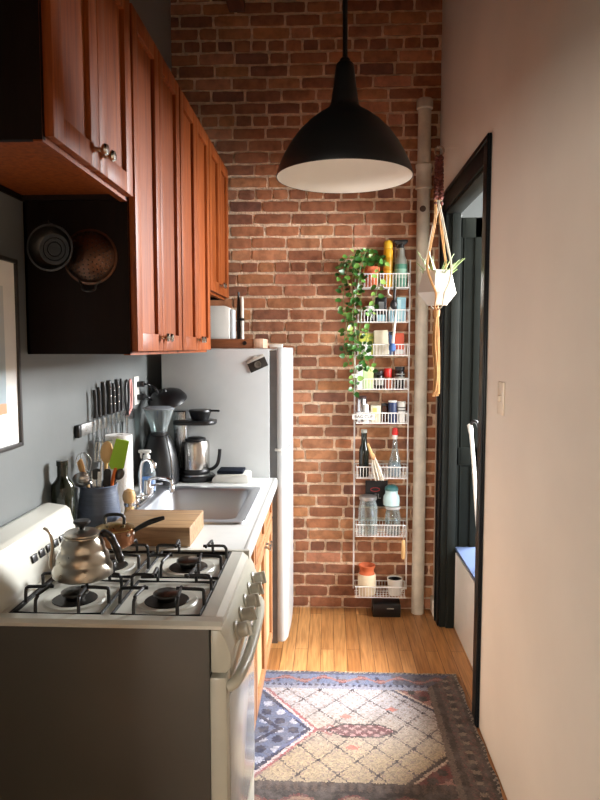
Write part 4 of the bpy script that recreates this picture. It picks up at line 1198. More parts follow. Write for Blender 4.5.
# pothos in a terracotta pot
px_, py_ = sx(370), YM
pot = thing('potted_pothos', 'trailing green pothos in a terracotta pot on the top rack shelf', 'potted plant', (px_, py_, z))
bm = BM(); lathe(bm, [(0, 0), (0.034, 0), (0.036, 0.004), (0.045, 0.088), (0.050, 0.089), (0.051, 0.112), (0.047, 0.114), (0.043, 0.10), (0.0, 0.098)], (px_, py_, z), 32, cap=False); obj('pot', bm, TERRA, pot)
bm = BM(); lathe(bm, [(0.0425, 0.099), (0.03, 0.104), (0, 0.105)], (px_, py_, z), 24, cap=False); obj('soil', bm, mat('soil', (48, 34, 26), 0.95, bump=0.6), pot)
def q2w(px, py, y=3.70):   # photo measurement to a point at depth y
    s = y / 665.0
    return Vector(((px - 329) * s, y, 1.543 - (py - 347) * s * 1.0))
rg = random.Random(11)
stems = [
    [(368, 270), (362, 258), (352, 262), (345, 278), (343, 300), (346, 322), (344, 345), (349, 362)],
    [(367, 270), (358, 262), (352, 280), (353, 305), (347, 330), (352, 350), (355, 375), (353, 395)],
    [(369, 270), (372, 256), (366, 252), (360, 268), (357, 290), (352, 315), (356, 338), (352, 356)],
    [(370, 270), (376, 262), (377, 285), (371, 312), (367, 335), (364, 350), (362, 368)],
    [(369, 268), (366, 262), (361, 285), (360, 320), (358, 345), (366, 358), (371, 372)],
    [(370, 268), (374, 258), (382, 262), (384, 270)],
    [(368, 268), (360, 255), (348, 258), (341, 268), (340, 280)]]
vb = BM(); lf = BM()
def leaf(bm, p, d, nrm, size):
    d = d.normalized(); nrm = (nrm - d * nrm.dot(d)).normalized(); s = d.cross(nrm)
    out = [(0, 0), (0.22, 0.34), (0.5, 0.42), (0.8, 0.24), (1.05, 0.0)]
    mid = [bm.verts.new(p + d * size * t - nrm * size * 0.10 * math.sin(t * 2.6)) for t, w in out]
    for sg in (1, -1):
        e = [mid[0]] + [bm.verts.new(p + d * size * (t - (0.08 if i == 1 else 0)) + s * sg * size * w + nrm * size * 0.10 * (1 - t)) for i, (t, w) in enumerate(out) if 0 < i < 4] + [mid[4]]
        for i in range(4):
            vs = []
            for v in (mid[i], e[i], e[i + 1], mid[i + 1]):
                if v not in vs: vs.append(v)
            if len(vs) >= 3:
                if sg < 0: vs.reverse()
                bm.faces.new(vs)
for si, st_ in enumerate(stems):
    depths = [py_ - 0.0 if k == 0 else (py_ - 0.03 if k == 1 else 3.685 - 0.012 * (si % 3)) for k in range(len(st_))]
    pts = [q2w(a, b_, yy) for (a, b_), yy in zip(st_, depths)]
    sp_ = smooth_path(pts, 7)
    tube(vb, sp_, 0.0016, 5)
    for i in range(3, len(sp_) - 1, 1):
        if rg.random() < 0.22: continue
        p = sp_[i]
        ang = rg.uniform(0, 2 * PI)
        side = 1 if i % 2 else -1
        d = Vector((side * rg.uniform(0.3, 1.0), rg.uniform(-0.8, 0.1), rg.uniform(-0.9, 0.35)))
        nrm = Vector((rg.uniform(-0.5, 0.7), -1, rg.uniform(-0.1, 0.9)))
        pp = p + d.normalized() * 0.012
        tube(vb, [p, pp], 0.001, 4)
        leaf(lf, pp, d, nrm, rg.uniform(0.020, 0.040))
obj('vine', vb, mat('vine_stem', (96, 128, 52), 0.5), pot)
def leaf_mat():
    m, nt, b = new_mat('pothos_leaf'); L = nt.links.new
    g = nt.nodes.new('ShaderNodeNewGeometry'); rp = nt.nodes.new('ShaderNodeValToRGB'); e = rp.color_ramp.elements
    e[0].color = lin((38, 78, 30)); e[1].color = lin((160, 186, 96)); k = e.new(0.55); k.color = lin((62, 108, 42)); k = e.new(0.85); k.color = lin((98, 142, 60))
    L(g.outputs['Random Per Island'], rp.inputs['Fac']); L(rp.outputs['Color'], b.inputs['Base Color'])
    b.inputs['Roughness'].default_value = 0.35
    b.inputs['Subsurface Weight'].default_value = 0.0
    return m
obj('foliage', lf, leaf_mat(), pot, sharp=80, recalc=False)

# shelf 2
z = floorz(1)
jar('lidded_jar', 'small dark jar with pale lid rings at the left of the second rack shelf', 'jar', 1, sx(369), YM, [(0, 0), (0.026, 0), (0.028, 0.004), (0.028, 0.062), (0.024, 0.068)], DKJ, [(0.027, 0.0685), (0.028, 0.07), (0.028, 0.084), (0.025, 0.087), (0, 0.087)], LAB)
carton('coffee_bag', 'black bag with a white label on the second rack shelf', 'bag', 1, sx(374.5), sx(386), YM - 0.022, YM + 0.03, 0.137, mat('black_bag', (24, 24, 26), 0.4, bump=0.3), 0, [('label', 0.3, 0.75, 0.45, 0.8, mat('grey_label', (150, 160, 166), 0.5)), ('lower_label', 0.2, 0.85, 0.02, 0.28, LBLUE)], bev=0.008)
carton('tea_box', 'pale blue box at the right of the second rack shelf', 'box', 1, sx(396), sx(405), YM - 0.02, YM + 0.025, 0.135, LBLUE, 0, [('pale_panel', 0.1, 0.45, 0.1, 0.9, mat('aqua_panel', (190, 224, 226), 0.5))])
jar('small_bottle', 'small pale blue bottle between the black bag and pale blue box', 'bottle', 1, sx(390.5), YM - 0.01, [(0, 0), (0.017, 0), (0.018, 0.003), (0.018, 0.058), (0.012, 0.068)], mat('aqua_bottle', (150, 190, 204), 0.3), [(0.012, 0.0685), (0.013, 0.07), (0.013, 0.082), (0, 0.083)], LAB, 'cap')
# black scoop hung by a white hook from the top shelf
hk = thing('ladle', 'black ladle hanging from a white hook under the top rack shelf', 'ladle', (sx(391), 3.70, 1.79))
bm = BM(); tube(bm, smooth_path([(sx(388), 3.713, 1.868), (sx(386.5), 3.706, 1.85), (sx(387.5), 3.704, 1.83), (sx(390), 3.704, 1.822)], 5), 0.0035, 8); obj('hook', bm, WIRE, hk)
bm = BM(); tube(bm, [(sx(393), 3.702, 1.87), (sx(392.5), 3.70, 1.80)], 0.008, 10); ell(bm, (sx(392), 3.70, 1.775), 0.020, 0.012, 0.028); obj('bowl', bm, BLACK, hk)
db = thing('dish_brush', 'white dish brush with a blue head hanging below the second rack shelf', 'brush', (sx(393), 3.70, 1.53))
bm = BM(); tube(bm, smooth_path([(sx(394.5), 3.706, 1.742), (sx(394), 3.700, 1.70), (sx(392.5), 3.698, 1.62), (sx(391.5), 3.698, 1.56)], 5), [0.006] * 5 + [0.0065] * 5 + [0.008] * 6, 10); obj('handle', bm, WHITE, db)
bm = BM(); lathe(bm, [(0.010, 0.0), (0.019, 0.008), (0.020, 0.03), (0.012, 0.045), (0, 0.046)], (sx(391), 3.698, 1.518), 18); obj('head', bm, mat('blue_bristle', (60, 96, 150), 0.7), db)
# shelf 3
carton('yellow_pack', 'yellow green packet at the left of the third rack shelf', 'packet', 2, sx(358.5), sx(373), YM + 0.0, YM + 0.035, 0.122, LIME, 2, [('white_patch', 0.2, 0.7, 0.35, 0.6, LAB)], bev=0.006)
jar('white_bowl', 'small white patterned bowl in front of the yellow green packet', 'bowl', 2, sx(365), YM - 0.022, [(0, 0), (0.022, 0), (0.03, 0.03), (0.032, 0.055), (0.029, 0.055), (0.026, 0.03), (0, 0.006)], LAB)
carton('flour_bag', 'cream paper bag in the middle of the third rack shelf', 'bag', 2, sx(374), sx(388.5), YM - 0.02, YM + 0.03, 0.138, CREAM, -2, None, bev=0.006)
carton('blue_pack', 'narrow blue packet beside the cream bag on the rack', 'packet', 2, sx(389), sx(393.5), YM + 0.0, YM + 0.035, 0.13, mat('slate_blue_pack', (70, 92, 132), 0.5), 0, [('black_top', 0.2, 1.0, 0.85, 1.0, BLACK)])
carton('coral_box', 'coral red box at the right of the third rack shelf', 'box', 2, sx(394.5), sx(404), YM - 0.005, YM + 0.035, 0.122, ORNG, 0, [('white_base', 0.05, 0.95, 0.02, 0.25, LAB)])
# shelf 4
z = floorz(3)
t = thing('cleaner_bottle', 'white bottle with a sideways nozzle at the left of the fourth rack shelf', 'bottle', (sx(359), YM - 0.02, z), G[3])
bm = BM(); box(bm, sx(356.3), sx(362.3), YM - 0.035, YM + 0.0, z, z + 0.135, 0.006); obj('body', bm, WHITE, t)
bm = BM(); box(bm, sx(351), sx(356.5), 3.700, 3.713, z + 0.062, z + 0.085, 0.003); tube(bm, [(sx(356), 3.706, z + 0.074), (sx(358), YM - 0.03, z + 0.074)], 0.006, 8); obj('nozzle', bm, WHITE, t)
carton('green_packet', 'pale green packet beside the white nozzle bottle on the rack', 'packet', 3, sx(363), sx(373.5), YM - 0.02, YM + 0.03, 0.122, PGRN, 0, [('yellow_label', 0.45, 0.95, 0.25, 0.95, mat('lemon_label', (232, 232, 160), 0.5))], bev=0.006)
jar('spice_jar', 'dark spice jar with a pale label left of the red-capped jar', 'jar', 3, sx(379), YM - 0.01, [(0, 0), (0.024, 0), (0.0255, 0.004), (0.0255, 0.07), (0.021, 0.078)], DKJ, [(0.023, 0.0785), (0.0235, 0.08), (0.0235, 0.098), (0, 0.099)], BLACK,
    extra=[('label', (lambda b: (lathe(b, band(0.0257, 0.02, 0.06), (sx(379), YM - 0.01, z), 24, cap=False), b)[1])(BM()), GREYP)])
jar('spice_jar', 'brown spice jar with a bright red cap on the fourth rack shelf', 'jar', 3, sx(388), YM - 0.005, [(0, 0), (0.0195, 0), (0.021, 0.004), (0.021, 0.06), (0.018, 0.066)], mat('paprika_jar', (150, 74, 40), 0.3), [(0.0215, 0.0665), (0.022, 0.068), (0.022, 0.110), (0.02, 0.113), (0, 0.113)], REDC, 'cap')
jar('spice_jar', 'black jar with white lettering bands at the right of the fourth rack shelf', 'jar', 3, sx(400), YM - 0.005, [(0, 0), (0.026, 0), (0.0275, 0.004), (0.0275, 0.095), (0.024, 0.102)], DKJ, [(0.0265, 0.1025), (0.027, 0.104), (0.027, 0.123), (0, 0.124)], BLACK,
    extra=[('label', (lambda b: (lathe(b, band(0.0277, 0.055, 0.068), (sx(400), YM - 0.005, z), 24, cap=False), lathe(b, band(0.0277, 0.078, 0.084), (sx(400), YM - 0.005, z), 24, cap=False), b)[2])(BM()), GREYP)])
# shelf 5
z = floorz(4)
jar('silver_canister', 'tall silver canister at the left of the fifth rack shelf', 'canister', 4, sx(362), YM + 0.012, [(0, 0), (0.030, 0), (0.031, 0.004), (0.031, 0.130), (0.028, 0.134)], SILV, [(0.027, 0.1345), (0.027, 0.144), (0.02, 0.148), (0, 0.148)], mat('maroon_lid', (60, 32, 34), 0.4))
jar('white_shaker', 'small white shaker in front of the silver canister on the rack', 'shaker', 4, sx(366), YM - 0.035, [(0, 0), (0.015, 0), (0.016, 0.003), (0.016, 0.09), (0.011, 0.104), (0.0, 0.108)], WHITE)
carton('cream_box', 'cream box with a yellow label behind the white tag on the rack', 'box', 4, sx(371), sx(381), YM - 0.02, YM + 0.03, 0.095, CREAM, 0, [('yellow_label', 0.2, 0.6, 0.3, 0.85, mat('pale_yellow_label', (220, 206, 120), 0.5))])
jar('brown_jar', 'squat brown glass jar between the cream box and navy tin', 'jar', 4, sx(385.5), YM + 0.012, [(0, 0), (0.020, 0), (0.0215, 0.003), (0.0215, 0.085), (0.018, 0.092)], BROWNJ, [(0.019, 0.0925), (0.019, 0.105), (0, 0.106)], BLACK)
jar('navy_tin', 'navy blue tin with a white lid on the fifth rack shelf', 'tin', 4, sx(393), YM - 0.01, [(0, 0), (0.0235, 0), (0.0245, 0.003), (0.0245, 0.112), (0.023, 0.114)], NAVY, [(0.026, 0.1145), (0.026, 0.122), (0.024, 0.124), (0, 0.124)], WHITE)
jar('white_tin', 'white tin with dark bands at the right of the fifth rack shelf', 'tin', 4, sx(402), YM - 0.005, [(0, 0), (0.022, 0), (0.023, 0.003), (0.023, 0.108), (0.021, 0.11)], LAB, [(0.0235, 0.1105), (0.0235, 0.118), (0, 0.119)], WHITE,
    extra=[('label', (lambda b: ([lathe(b, band(0.0232, h, h + 0.006), (sx(402), YM - 0.005, z), 24, cap=False) for h in (0.05, 0.066, 0.082)], b)[1])(BM()), mat('grey_bands', (96, 96, 96), 0.5))])
tg = thing('basket_tag', 'white lettered tag clipped on the fifth rack shelf', 'tag', (sx(364), 3.708, 1.118))
bm = BM(); box(bm, sx(352), sx(374.5), 3.7060, 3.7100, 1.139, 1.168, 0.001); obj('card', bm, LAB, tg)
obj('lettering', text_mesh('BAG CLIP', 0.0245, 0.0006, Matrix.Translation((sx(363.5), 3.7055, 1.1545)) @ rx(90).to_4x4()), BLACK, tg, recalc=False)
# shelf 6
z = floorz(5)
t = jar('oil_bottle', 'tall dark green bottle on the sixth rack shelf', 'bottle', 5, sx(364.5), YM, [(0, 0), (0.027, 0), (0.029, 0.004), (0.029, 0.14), (0.026, 0.162), (0.0175, 0.186), (0.0165, 0.25), (0.0, 0.25)], mat('black_green_glass', (22, 26, 20), 0.1, var=0.1), [(0.0175, 0.2505), (0.0175, 0.269), (0, 0.27)], GREYP, 'cap')
t = thing('glass_cruet', 'clear glass bottle with a red and white cap on the rack', 'bottle', (sx(396), YM, z), G[5])
bm = BM(); lathe(bm, [(0, 0), (0.036, 0), (0.039, 0.006), (0.039, 0.06), (0.030, 0.10), (0.016, 0.16), (0.012, 0.222), (0.010, 0.222), (0.014, 0.16), (0.028, 0.10), (0.037, 0.06), (0.036, 0.008), (0, 0.005)], (sx(396), YM, z), 28, cap=False); obj('body', bm, GLASS, t)
bm = BM(); lathe(bm, [(0, 0.009), (0.033, 0.0095), (0.0355, 0.058), (0.0295, 0.08), (0, 0.08)], (sx(396), YM, z), 28, cap=False); obj('contents', bm, mat('grey_blue_salt', (150, 160, 172), 0.7, var=0.3, scale=120), t)
bm = BM(); lathe(bm, [(0.014, 0.215), (0.016, 0.238), (0, 0.239)], (sx(396), YM, z), 20); obj('cap_ring', bm, WHITE, t)
bm = BM(); lathe(bm, [(0.0165, 0.2395), (0.018, 0.245), (0.013, 0.278), (0, 0.282)], (sx(396), YM, z), 20); obj('cap', bm, REDC, t)
wk = thing('hand_brush', 'pale bristle hand brush with a wooden handle hung on the sixth rack shelf', 'brush', (sx(376), 3.69, 0.80))
bm = BM(); tube(bm, [(sx(368), 3.735, 1.0), (sx(370.5), 3.715, 0.962), (sx(373.5), 3.702, 0.925)], [0.006, 0.009, 0.012], 10); obj('handle', bm, SPW, wk)
bm = BM()
for k in range(60):
    u = rg.uniform(-1, 1); v = rg.uniform(-1, 1)
    a = Vector((sx(373.3) + 0.010 * u, 3.700 + 0.007 * v, 0.928)); b_ = Vector((sx(379.5) + 0.027 * u, 3.690 + 0.012 * v, 0.805 - 0.006 * abs(u) + rg.uniform(-0.006, 0.006)))
    tube(bm, [a, (a + b_) / 2 + Vector((0.003 * u, 0, 0.0)), b_], [0.0018, 0.0020, 0.0014], 4)
o_ = obj('bristles', bm, mat('bristle_white', (226, 216, 198), 0.8), wk)
bm = BM(); tube(bm, [(sx(371.8), 3.700, 0.928), (sx(374.9), 3.697, 0.922)], 0.0135, 10); obj('binding', bm, mat('binding_tan', (196, 150, 104), 0.6), wk)
# shelf 7
z = floorz(6)
bb = thing('black_card', 'black square card with a red ring emblem on the bricks behind the jars', 'card', (sx(378.5), 3.826, z + 0.145))
bm = BM(); box(bm, sx(367), sx(390), 3.8235, 3.8335, z + 0.145, z + 0.297, 0.002); obj('card', bm, mat('matte_black_card', (22, 22, 24), 0.55), bb)
bm = BM(); tube(bm, [(sx(377) + 0.026 * math.cos(a), 3.8232, z + 0.245 + 0.011 * math.sin(a)) for a in [2 * PI * i / 24 for i in range(24)]], 0.0028, 6, closed=True); obj('red_ring', bm, mat('red_ink', (176, 56, 60), 0.5), bb)
obj('lettering', text_mesh('EL', 0.04, 0.0006, Matrix.Translation((sx(379.5), 3.8229, z + 0.205)) @ rx(90).to_4x4()), mat('grey_ink', (180, 180, 182), 0.5), bb, recalc=False)
def glassjar(name, label, x, y, z, r, h, lidm, neck=0.8):
    t = thing(name, label, 'jar', (x, y, z), G[6])
    bm = BM()
    lathe(bm, [(0, 0), (r - 0.006, 0), (r, 0.008), (r, h * 0.62), (r * 0.97, h * 0.72), (r * neck, h * 0.86), (r * neck, h * 0.9), (r * neck - 0.002, h * 0.9), (r * neck - 0.0025, h * 0.86), (r * 0.97 - 0.003, h * 0.71), (r - 0.003, h * 0.62), (r - 0.003, 0.009), (0, 0.005)], (x, y, z), 32, cap=False)
    obj('body', bm, GLASS, t)
    bm = BM(); lathe(bm, [(r * neck + 0.004, h * 0.9), (r * neck + 0.006, h * 0.92), (r * neck + 0.006, h * 0.985), (r * neck, h), (0, h)], (x, y, z), 32); obj('lid', bm, lidm, t)
    return t
glassjar('glass_jar', 'large empty clear glass jar at the left of the seventh rack shelf', sx(369), YM - 0.004, z, 0.055, 0.222, mat('pewter_lid', (176, 172, 166), 0.3, 0.7))
g2 = glassjar('glass_jar', 'smaller clear glass jar under the pale blue jar', sx(394.5), YM - 0.004, z, 0.045, 0.165, mat('pale_lid', (200, 202, 200), 0.3))
bz = z + 0.1652
jar('blue_jar', 'pale blue jar with a teal lid stacked on a clear glass jar', 'jar', 6, sx(393), YM - 0.004, [(0, 0), (0.036, 0), (0.046, 0.006), (0.048, 0.03), (0.046, 0.055), (0.036, 0.07), (0.036, 0.09)], mat('milky_aqua_glass', (196, 226, 226), 0.2, var=0.03), [(0.038, 0.0905), (0.039, 0.092), (0.037, 0.108), (0.02, 0.121), (0, 0.122)], mat('teal_lid', (54, 104, 104), 0.3), 'lid', 32, z=bz)
# hanging wooden handle under shelf 7
wh = thing('wooden_handle_tool', 'tool with a wooden handle hanging below the seventh rack shelf', 'tool', (sx(404), 3.705, 0.345))
bm = BM(); lathe(bm, [(0.006, 0.345), (0.0105, 0.352), (0.012, 0.40), (0.010, 0.452), (0.006, 0.458)], (sx(404.5), 3.704, 0), 16); obj('handle', bm, SPW, wh)
bm = BM(); tube(bm, [(sx(404.5), 3.704, 0.455), (sx(404.8), 3.706, 0.53), (sx(404.8), 3.713, 0.541)], 0.003, 8); obj('shank', bm, STEEL, wh)
# shelf 8
z = floorz(7)
t = thing('crock', 'terracotta crock with a cream glazed lower half on the lowest rack shelf', 'crock', (sx(368.5), YM, z), G[7])
bm = BM(); lathe(bm, [(0, 0), (0.046, 0), (0.051, 0.006), (0.052, 0.05), (0.052, 0.11), (0.048, 0.121), (0.0, 0.121)], (sx(368.5), YM, z), 32); obj('glazed_base', bm, mat('cream_glaze', (222, 204, 172), 0.45, var=0.08, bump=0.2), t)
bm = BM(); lathe(bm, [(0.046, 0.1212), (0.040, 0.135), (0.041, 0.15), (0.048, 0.163), (0.049, 0.172), (0.044, 0.172), (0.037, 0.15), (0.038, 0.124)], (sx(368.5), YM, z), 32, cap=False); obj('collar', bm, TERRA, t)
t = thing('mug', 'white mug with a dark inside at the right of the lowest rack shelf', 'mug', (sx(397.5), YM, z), G[7])
bm = BM(); lathe(bm, [(0, 0), (0.034, 0), (0.038, 0.006), (0.044, 0.095), (0.045, 0.097), (0.042, 0.097), (0.0405, 0.09)], (sx(397.5), YM, z), 32, cap=False); obj('body', bm, LAB, t)
bm = BM(); lathe(bm, [(0.0405, 0.09), (0.036, 0.012), (0.0, 0.008)], (sx(397.5), YM, z), 32, cap=False); obj('lining', bm, BLACK, t)
bm = BM(); tube(bm, smooth_path([(sx(397.5) + 0.042, YM, z + 0.08), (sx(397.5) + 0.042 + 0.012, YM, z + 0.075), (sx(397.5) + 0.053, YM, z + 0.035), (sx(397.5) + 0.037, YM, z + 0.025)], 5), 0.004, 8); obj('handle', bm, LAB, t)
# box on the floor
t = thing('dustpan_box', 'low black box on the floor under the wire rack', 'box', (0.335, 3.76, 0.0))
bm = BM(); box(bm, 0.255, 0.415, 3.71, 3.822, 0.001, 0.078, 0.006); obj('body', bm, BLACK, t)
bm = BM(); box(bm, 0.335, 0.375, 3.706, 3.712, 0.05, 0.056, 0.001); obj('handle', bm, GREYP, t)
# ------------------------------------------------------------------ rug
RGX0, RGX1, RGY0, RGY1 = -0.325, 0.603, 2.02, 3.045
def rug_pattern(u, v):
    """u: metres from the left edge, v: metres from the far edge -> sRGB"""
    W, Hh = RGX1 - RGX0, RGY1 - RGY0
    rr = W - u
    n = rugr.random()
    def mixc(a, b, t): return tuple(a[i] * (1 - t) + b[i] * t for i in range(3))
    NV, BL, CR, PK, RD, DK, TAN = (42, 46, 74), (98, 108, 138), (208, 200, 196), (150, 100, 98), (104, 52, 52), (50, 43, 42), (196, 176, 146)
    vb = Hh - v                       # from the near edge
    cx, cv = 0.46, 0.50               # middle of the cartouche
    # outer borders
    if rr < 0.012 or v < 0.012 or vb < 0.012: return DK if int((u + v) / 0.012) % 2 else (150, 138, 126)
    if rr < 0.155 and rr < v + 0.02 and rr < vb + 0.05:
        k = int(rr / 0.026)
        c = [(62, 54, 50), (84, 70, 64), (54, 47, 48), (90, 76, 70), (62, 53, 50), (108, 94, 86)][min(k, 5)]
        if k in (1, 3) and math.sin(v * 120 + k) * math.sin(rr * 240) > 0.25: c = (104, 74, 70)
        if k == 2 and int(v / 0.02) % 3 == 0: c = (134, 118, 104)
        return c
    if v < 0.16:
        if v < 0.03: return mixc(NV, BL, 0.35)
        if v < 0.115:
            s = math.sin(u * 36) * 0.018 + 0.072
            t = abs(v - s)
            if t < 0.008: return PK
            if abs(math.sin(u * 36)) > 0.8 and t < 0.018: return RD
            if (u * 11) % 1 < 0.16 and 0.05 < v < 0.1: return NV
            return BL if u < 0.62 else mixc(BL, DK, 0.45)
        if v < 0.135: return NV if int(u / 0.014) % 2 else mixc(BL, CR, 0.2)
        return mixc(BL, CR, 0.35)
    if vb < 0.22:
        if vb < 0.06: return mixc(DK, RD, 0.6 if int(u / 0.03) % 2 else 0.2)
        if vb < 0.17:
            s = math.sin(u * 34) * 0.02 + 0.115
            t = abs(vb - s)
            if t < 0.009: return (150, 120, 100)
            if t < 0.02: return RD
            return DK
        return (84, 70, 62) if int(u / 0.016) % 2 else (60, 50, 48)
    # field
    fv0, fv1 = 0.16, Hh - 0.22
    fm = (fv0 + fv1) / 2
    dv = v - fm
    # corner spandrels on the right
    d = (rr - 0.155) / 0.20 + (fv1 - fv0) / 2 / 0.20 - abs(dv) / 0.20
    if d < 0.86:
        if d > 0.76: return NV if dv < 0 else DK
        if d > 0.68: return (196, 176, 160)
        if math.sin(u * 70) * math.sin(v * 62) > 0.35: return DK
        return RD if math.sin(u * 31 + v * 47) > -0.4 else (156, 112, 104)
    # blue half medallion at the left
    e = u / 0.235 + abs(dv) / 0.30 * 0.92
    if e < 1.22:
        if e > 1.16: return (160, 92, 96)
        if e > 1.10: return (206, 190, 190)
        if e > 1.0:
            return NV if int((u + abs(dv)) / 0.022) % 3 else (96, 108, 150)
        q = math.sin(u * 52 + 1.2) * math.sin(v * 48)
        if abs(u / 0.13 + abs(dv) / 0.13 - 1.0) < 0.11: return NV
        if q > 0.45: return NV
        if q < -0.55: return (182, 184, 200)
        return BL
    # stem and cartouche along the middle
    if abs(dv) < 0.052 and abs(u - cx) < 0.155:
        k = abs(dv) / 0.048 + max(0, abs(u - cx) - 0.075) / 0.07
        if k < 1:
            if k > 0.82: return DK
            if math.sin(u * 130) * math.sin(dv * 150) > 0.2: return (178, 140, 140)
            return (104, 62, 66)
    if abs(dv) < 0.007 and u < cx: return (132, 84, 88)
    if abs(u - 0.335) / 0.05 + abs(dv) / 0.04 < 1:
        return PK if abs(u - 0.335) / 0.05 + abs(dv) / 0.04 > 0.6 else (196, 176, 176)
    for (a, b_) in ((0.40, -0.10), (0.42, 0.115), (0.60, -0.16)):
        if abs(u - a) / 0.03 + abs(dv - b_) / 0.018 < 1: return (190, 116, 104)
    # lattice
    ga, gb = (u / 0.145 + v / 0.17) % 1.0, (u / 0.145 - v / 0.17) % 1.0
    da, db = min(ga, 1 - ga), min(gb, 1 - gb)
    base_ = mixc((178, 174, 178), (176, 158, 130), min(1, max(0, (v - 0.3) / 0.35)))  # field turns from cool to warm: tint of the daylight put into the colour
    if da < 0.035 and db < 0.10 or db < 0.035 and da < 0.10: return (56, 48, 52)
    if da < 0.026 or db < 0.026: return (96, 86, 86)
    if (abs(((ga * 4) % 1) - 0.5) < 0.16) and (abs(((gb * 4) % 1) - 0.5) < 0.16): return mixc(base_, (150, 126, 118), 0.75)
    return base_
rugr = random.Random(5)
bm = BM()
cell = 0.0048
nu, nv = int((RGX1 - RGX0) / cell), int((RGY1 - RGY0) / cell)
cl = bm.loops.layers.float_color.new('weave')
grid = []
for j in range(nv + 1):
    rowv = []
    for i in range(nu + 1):
        x = RGX0 + (RGX1 - RGX0) * i / nu; y = RGY1 - (RGY1 - RGY0) * j / nv
        wob = 0.004 * math.sin(y * 31) * (1 if i == nu else 0)
        zz = 0.009 + 0.0012 * math.sin(x * 19 + y * 7) * math.sin(y * 11)
        yy = y + (0.003 * math.sin(x * 40) if j == 0 else 0)
        rowv.append(bm.verts.new((x + wob, yy, zz)))
    grid.append(rowv)
for j in range(nv):
    for i in range(nu):
        f = bm.faces.new((grid[j][i], grid[j + 1][i], grid[j + 1][i + 1], grid[j][i + 1]))
        u = (i + 0.5) / nu * (RGX1 - RGX0); v = (j + 0.5) / nv * (RGY1 - RGY0)
        ju = rugr.uniform(-0.004, 0.004); jv = rugr.uniform(-0.004, 0.004)
        c = lin(rug_pattern(u + ju, v + jv))
        k = rugr.uniform(0.66, 1.2)
        for lp in f.loops: lp[cl] = (min(1, c[0] * k), min(1, c[1] * k), min(1, c[2] * k), 1)
# edges down to the floor
edge = [grid[0][i] for i in range(nu + 1)] + [grid[j][nu] for j in range(1, nv + 1)] + [grid[nv][i] for i in range(nu - 1, -1, -1)] + [grid[j][0] for j in range(nv - 1, 0, -1)]
low = [bm.verts.new((v.co.x, v.co.y, 0.0008)) for v in edge]
dkc = lin((70, 60, 54))
for i in range(len(edge)):
    j = (i + 1) % len(edge)
    f = bm.faces.new((edge[i], edge[j], low[j], low[i]))
    for lp in f.loops: lp[cl] = dkc
def rug_mat():
    m, nt, b = new_mat('woven_wool_rug'); L = nt.links.new
    at_ = nt.nodes.new('ShaderNodeAttribute'); at_.attribute_name = 'weave'
    tc = nt.nodes.new('ShaderNodeTexCoord')
    n = nt.nodes.new('ShaderNodeTexNoise'); n.inputs['Scale'].default_value = 22; n.inputs['Detail'].default_value = 8; n.inputs['Roughness'].default_value = 0.7
    L(tc.outputs['Object'], n.inputs['Vector'])
    rp = nt.nodes.new('ShaderNodeValToRGB'); rp.color_ramp.elements[0].position = 0.42; rp.color_ramp.elements[0].color = (0.12, 0.12, 0.12, 1); rp.color_ramp.elements[1].position = 0.72; rp.color_ramp.elements[1].color = (0.6, 0.6, 0.6, 1)
    L(n.outputs['Fac'], rp.inputs['Fac'])
    mx = nt.nodes.new('ShaderNodeMix'); mx.data_type = 'RGBA'
    L(rp.outputs['Color'], mx.inputs['Factor']); L(at_.outputs['Color'], mx.inputs['A']); mx.inputs['B'].default_value = lin((126, 118, 114))
    L(mx.outputs['Result'], b.inputs['Base Color']); b.inputs['Roughness'].default_value = 0.95
    n2 = nt.nodes.new('ShaderNodeTexNoise'); n2.inputs['Scale'].default_value = 260; L(tc.outputs['Object'], n2.inputs['Vector'])
    bp = nt.nodes.new('ShaderNodeBump'); bp.inputs['Strength'].default_value = 0.5; bp.inputs['Distance'].default_value = 0.003
    L(n2.outputs['Fac'], bp.inputs['Height']); L(bp.outputs['Normal'], b.inputs['Normal'])
    return m
rug = solo('rug', bm, rug_mat(), 'worn patterned oriental rug in blue, cream and dark red on the wooden floor', 'rug')
bm = BM()
for k in range(170):
    x = RGX0 + 0.003 + (RGX1 - RGX0 - 0.006) * k / 169
    tube(bm, [(x, RGY1 - 0.002, 0.007), (x + rugr.uniform(-0.004, 0.004), RGY1 + 0.006, 0.005), (x + rugr.uniform(-0.005, 0.005), RGY1 + rugr.uniform(0.010, 0.018), 0.0022)], 0.0013, 4)
fg = obj('fringe', bm, mat('fringe_cotton', (198, 182, 160), 0.95), rug); fg['kind'] = 'stuff'

# ------------------------------------------------------------------ pipe in the corner
pp = thing('standpipe', 'old off-white vertical pipe in the corner by the brick wall', 'pipe', (0.53, 3.782, 0.0))
PIPEM = mat('old_pipe_paint', (196, 186, 168), 0.55, var=0.14, scale=14, bump=0.4, bscale=30)
bm = BM(); lathe(bm, [(0.0, 0.001), (0.036, 0.001), (0.036, 2.86), (0.0, 2.86)], (0.520, 3.788, 0), 28); obj('shaft', bm, PIPEM, pp)
bm = BM(); lathe(bm, [(0.036, 2.41), (0.046, 2.415), (0.046, 2.43), (0.0425, 2.435), (0.0425, 2.525), (0.046, 2.53), (0.046, 2.545), (0.036, 2.55)], (0.520, 3.788, 0), 28); obj('coupling', bm, PIPEM, pp); bm = BM(); lathe(bm, [(0.036, 2.84), (0.045, 2.845), (0.045, 2.885), (0.040, 2.895), (0, 2.895)], (0.520, 3.788, 0), 28); obj('end_cap', bm, PIPEM, pp)
bm = BM(); lathe(bm, [(0.017, 0), (0.017, 0.006), (0.012, 0.008), (0, 0.005)], (0.512, 3.7525, 2.30), 18, rx(90)); obj('plug', bm, mat('rusty_plug', (84, 60, 46), 0.7), pp)

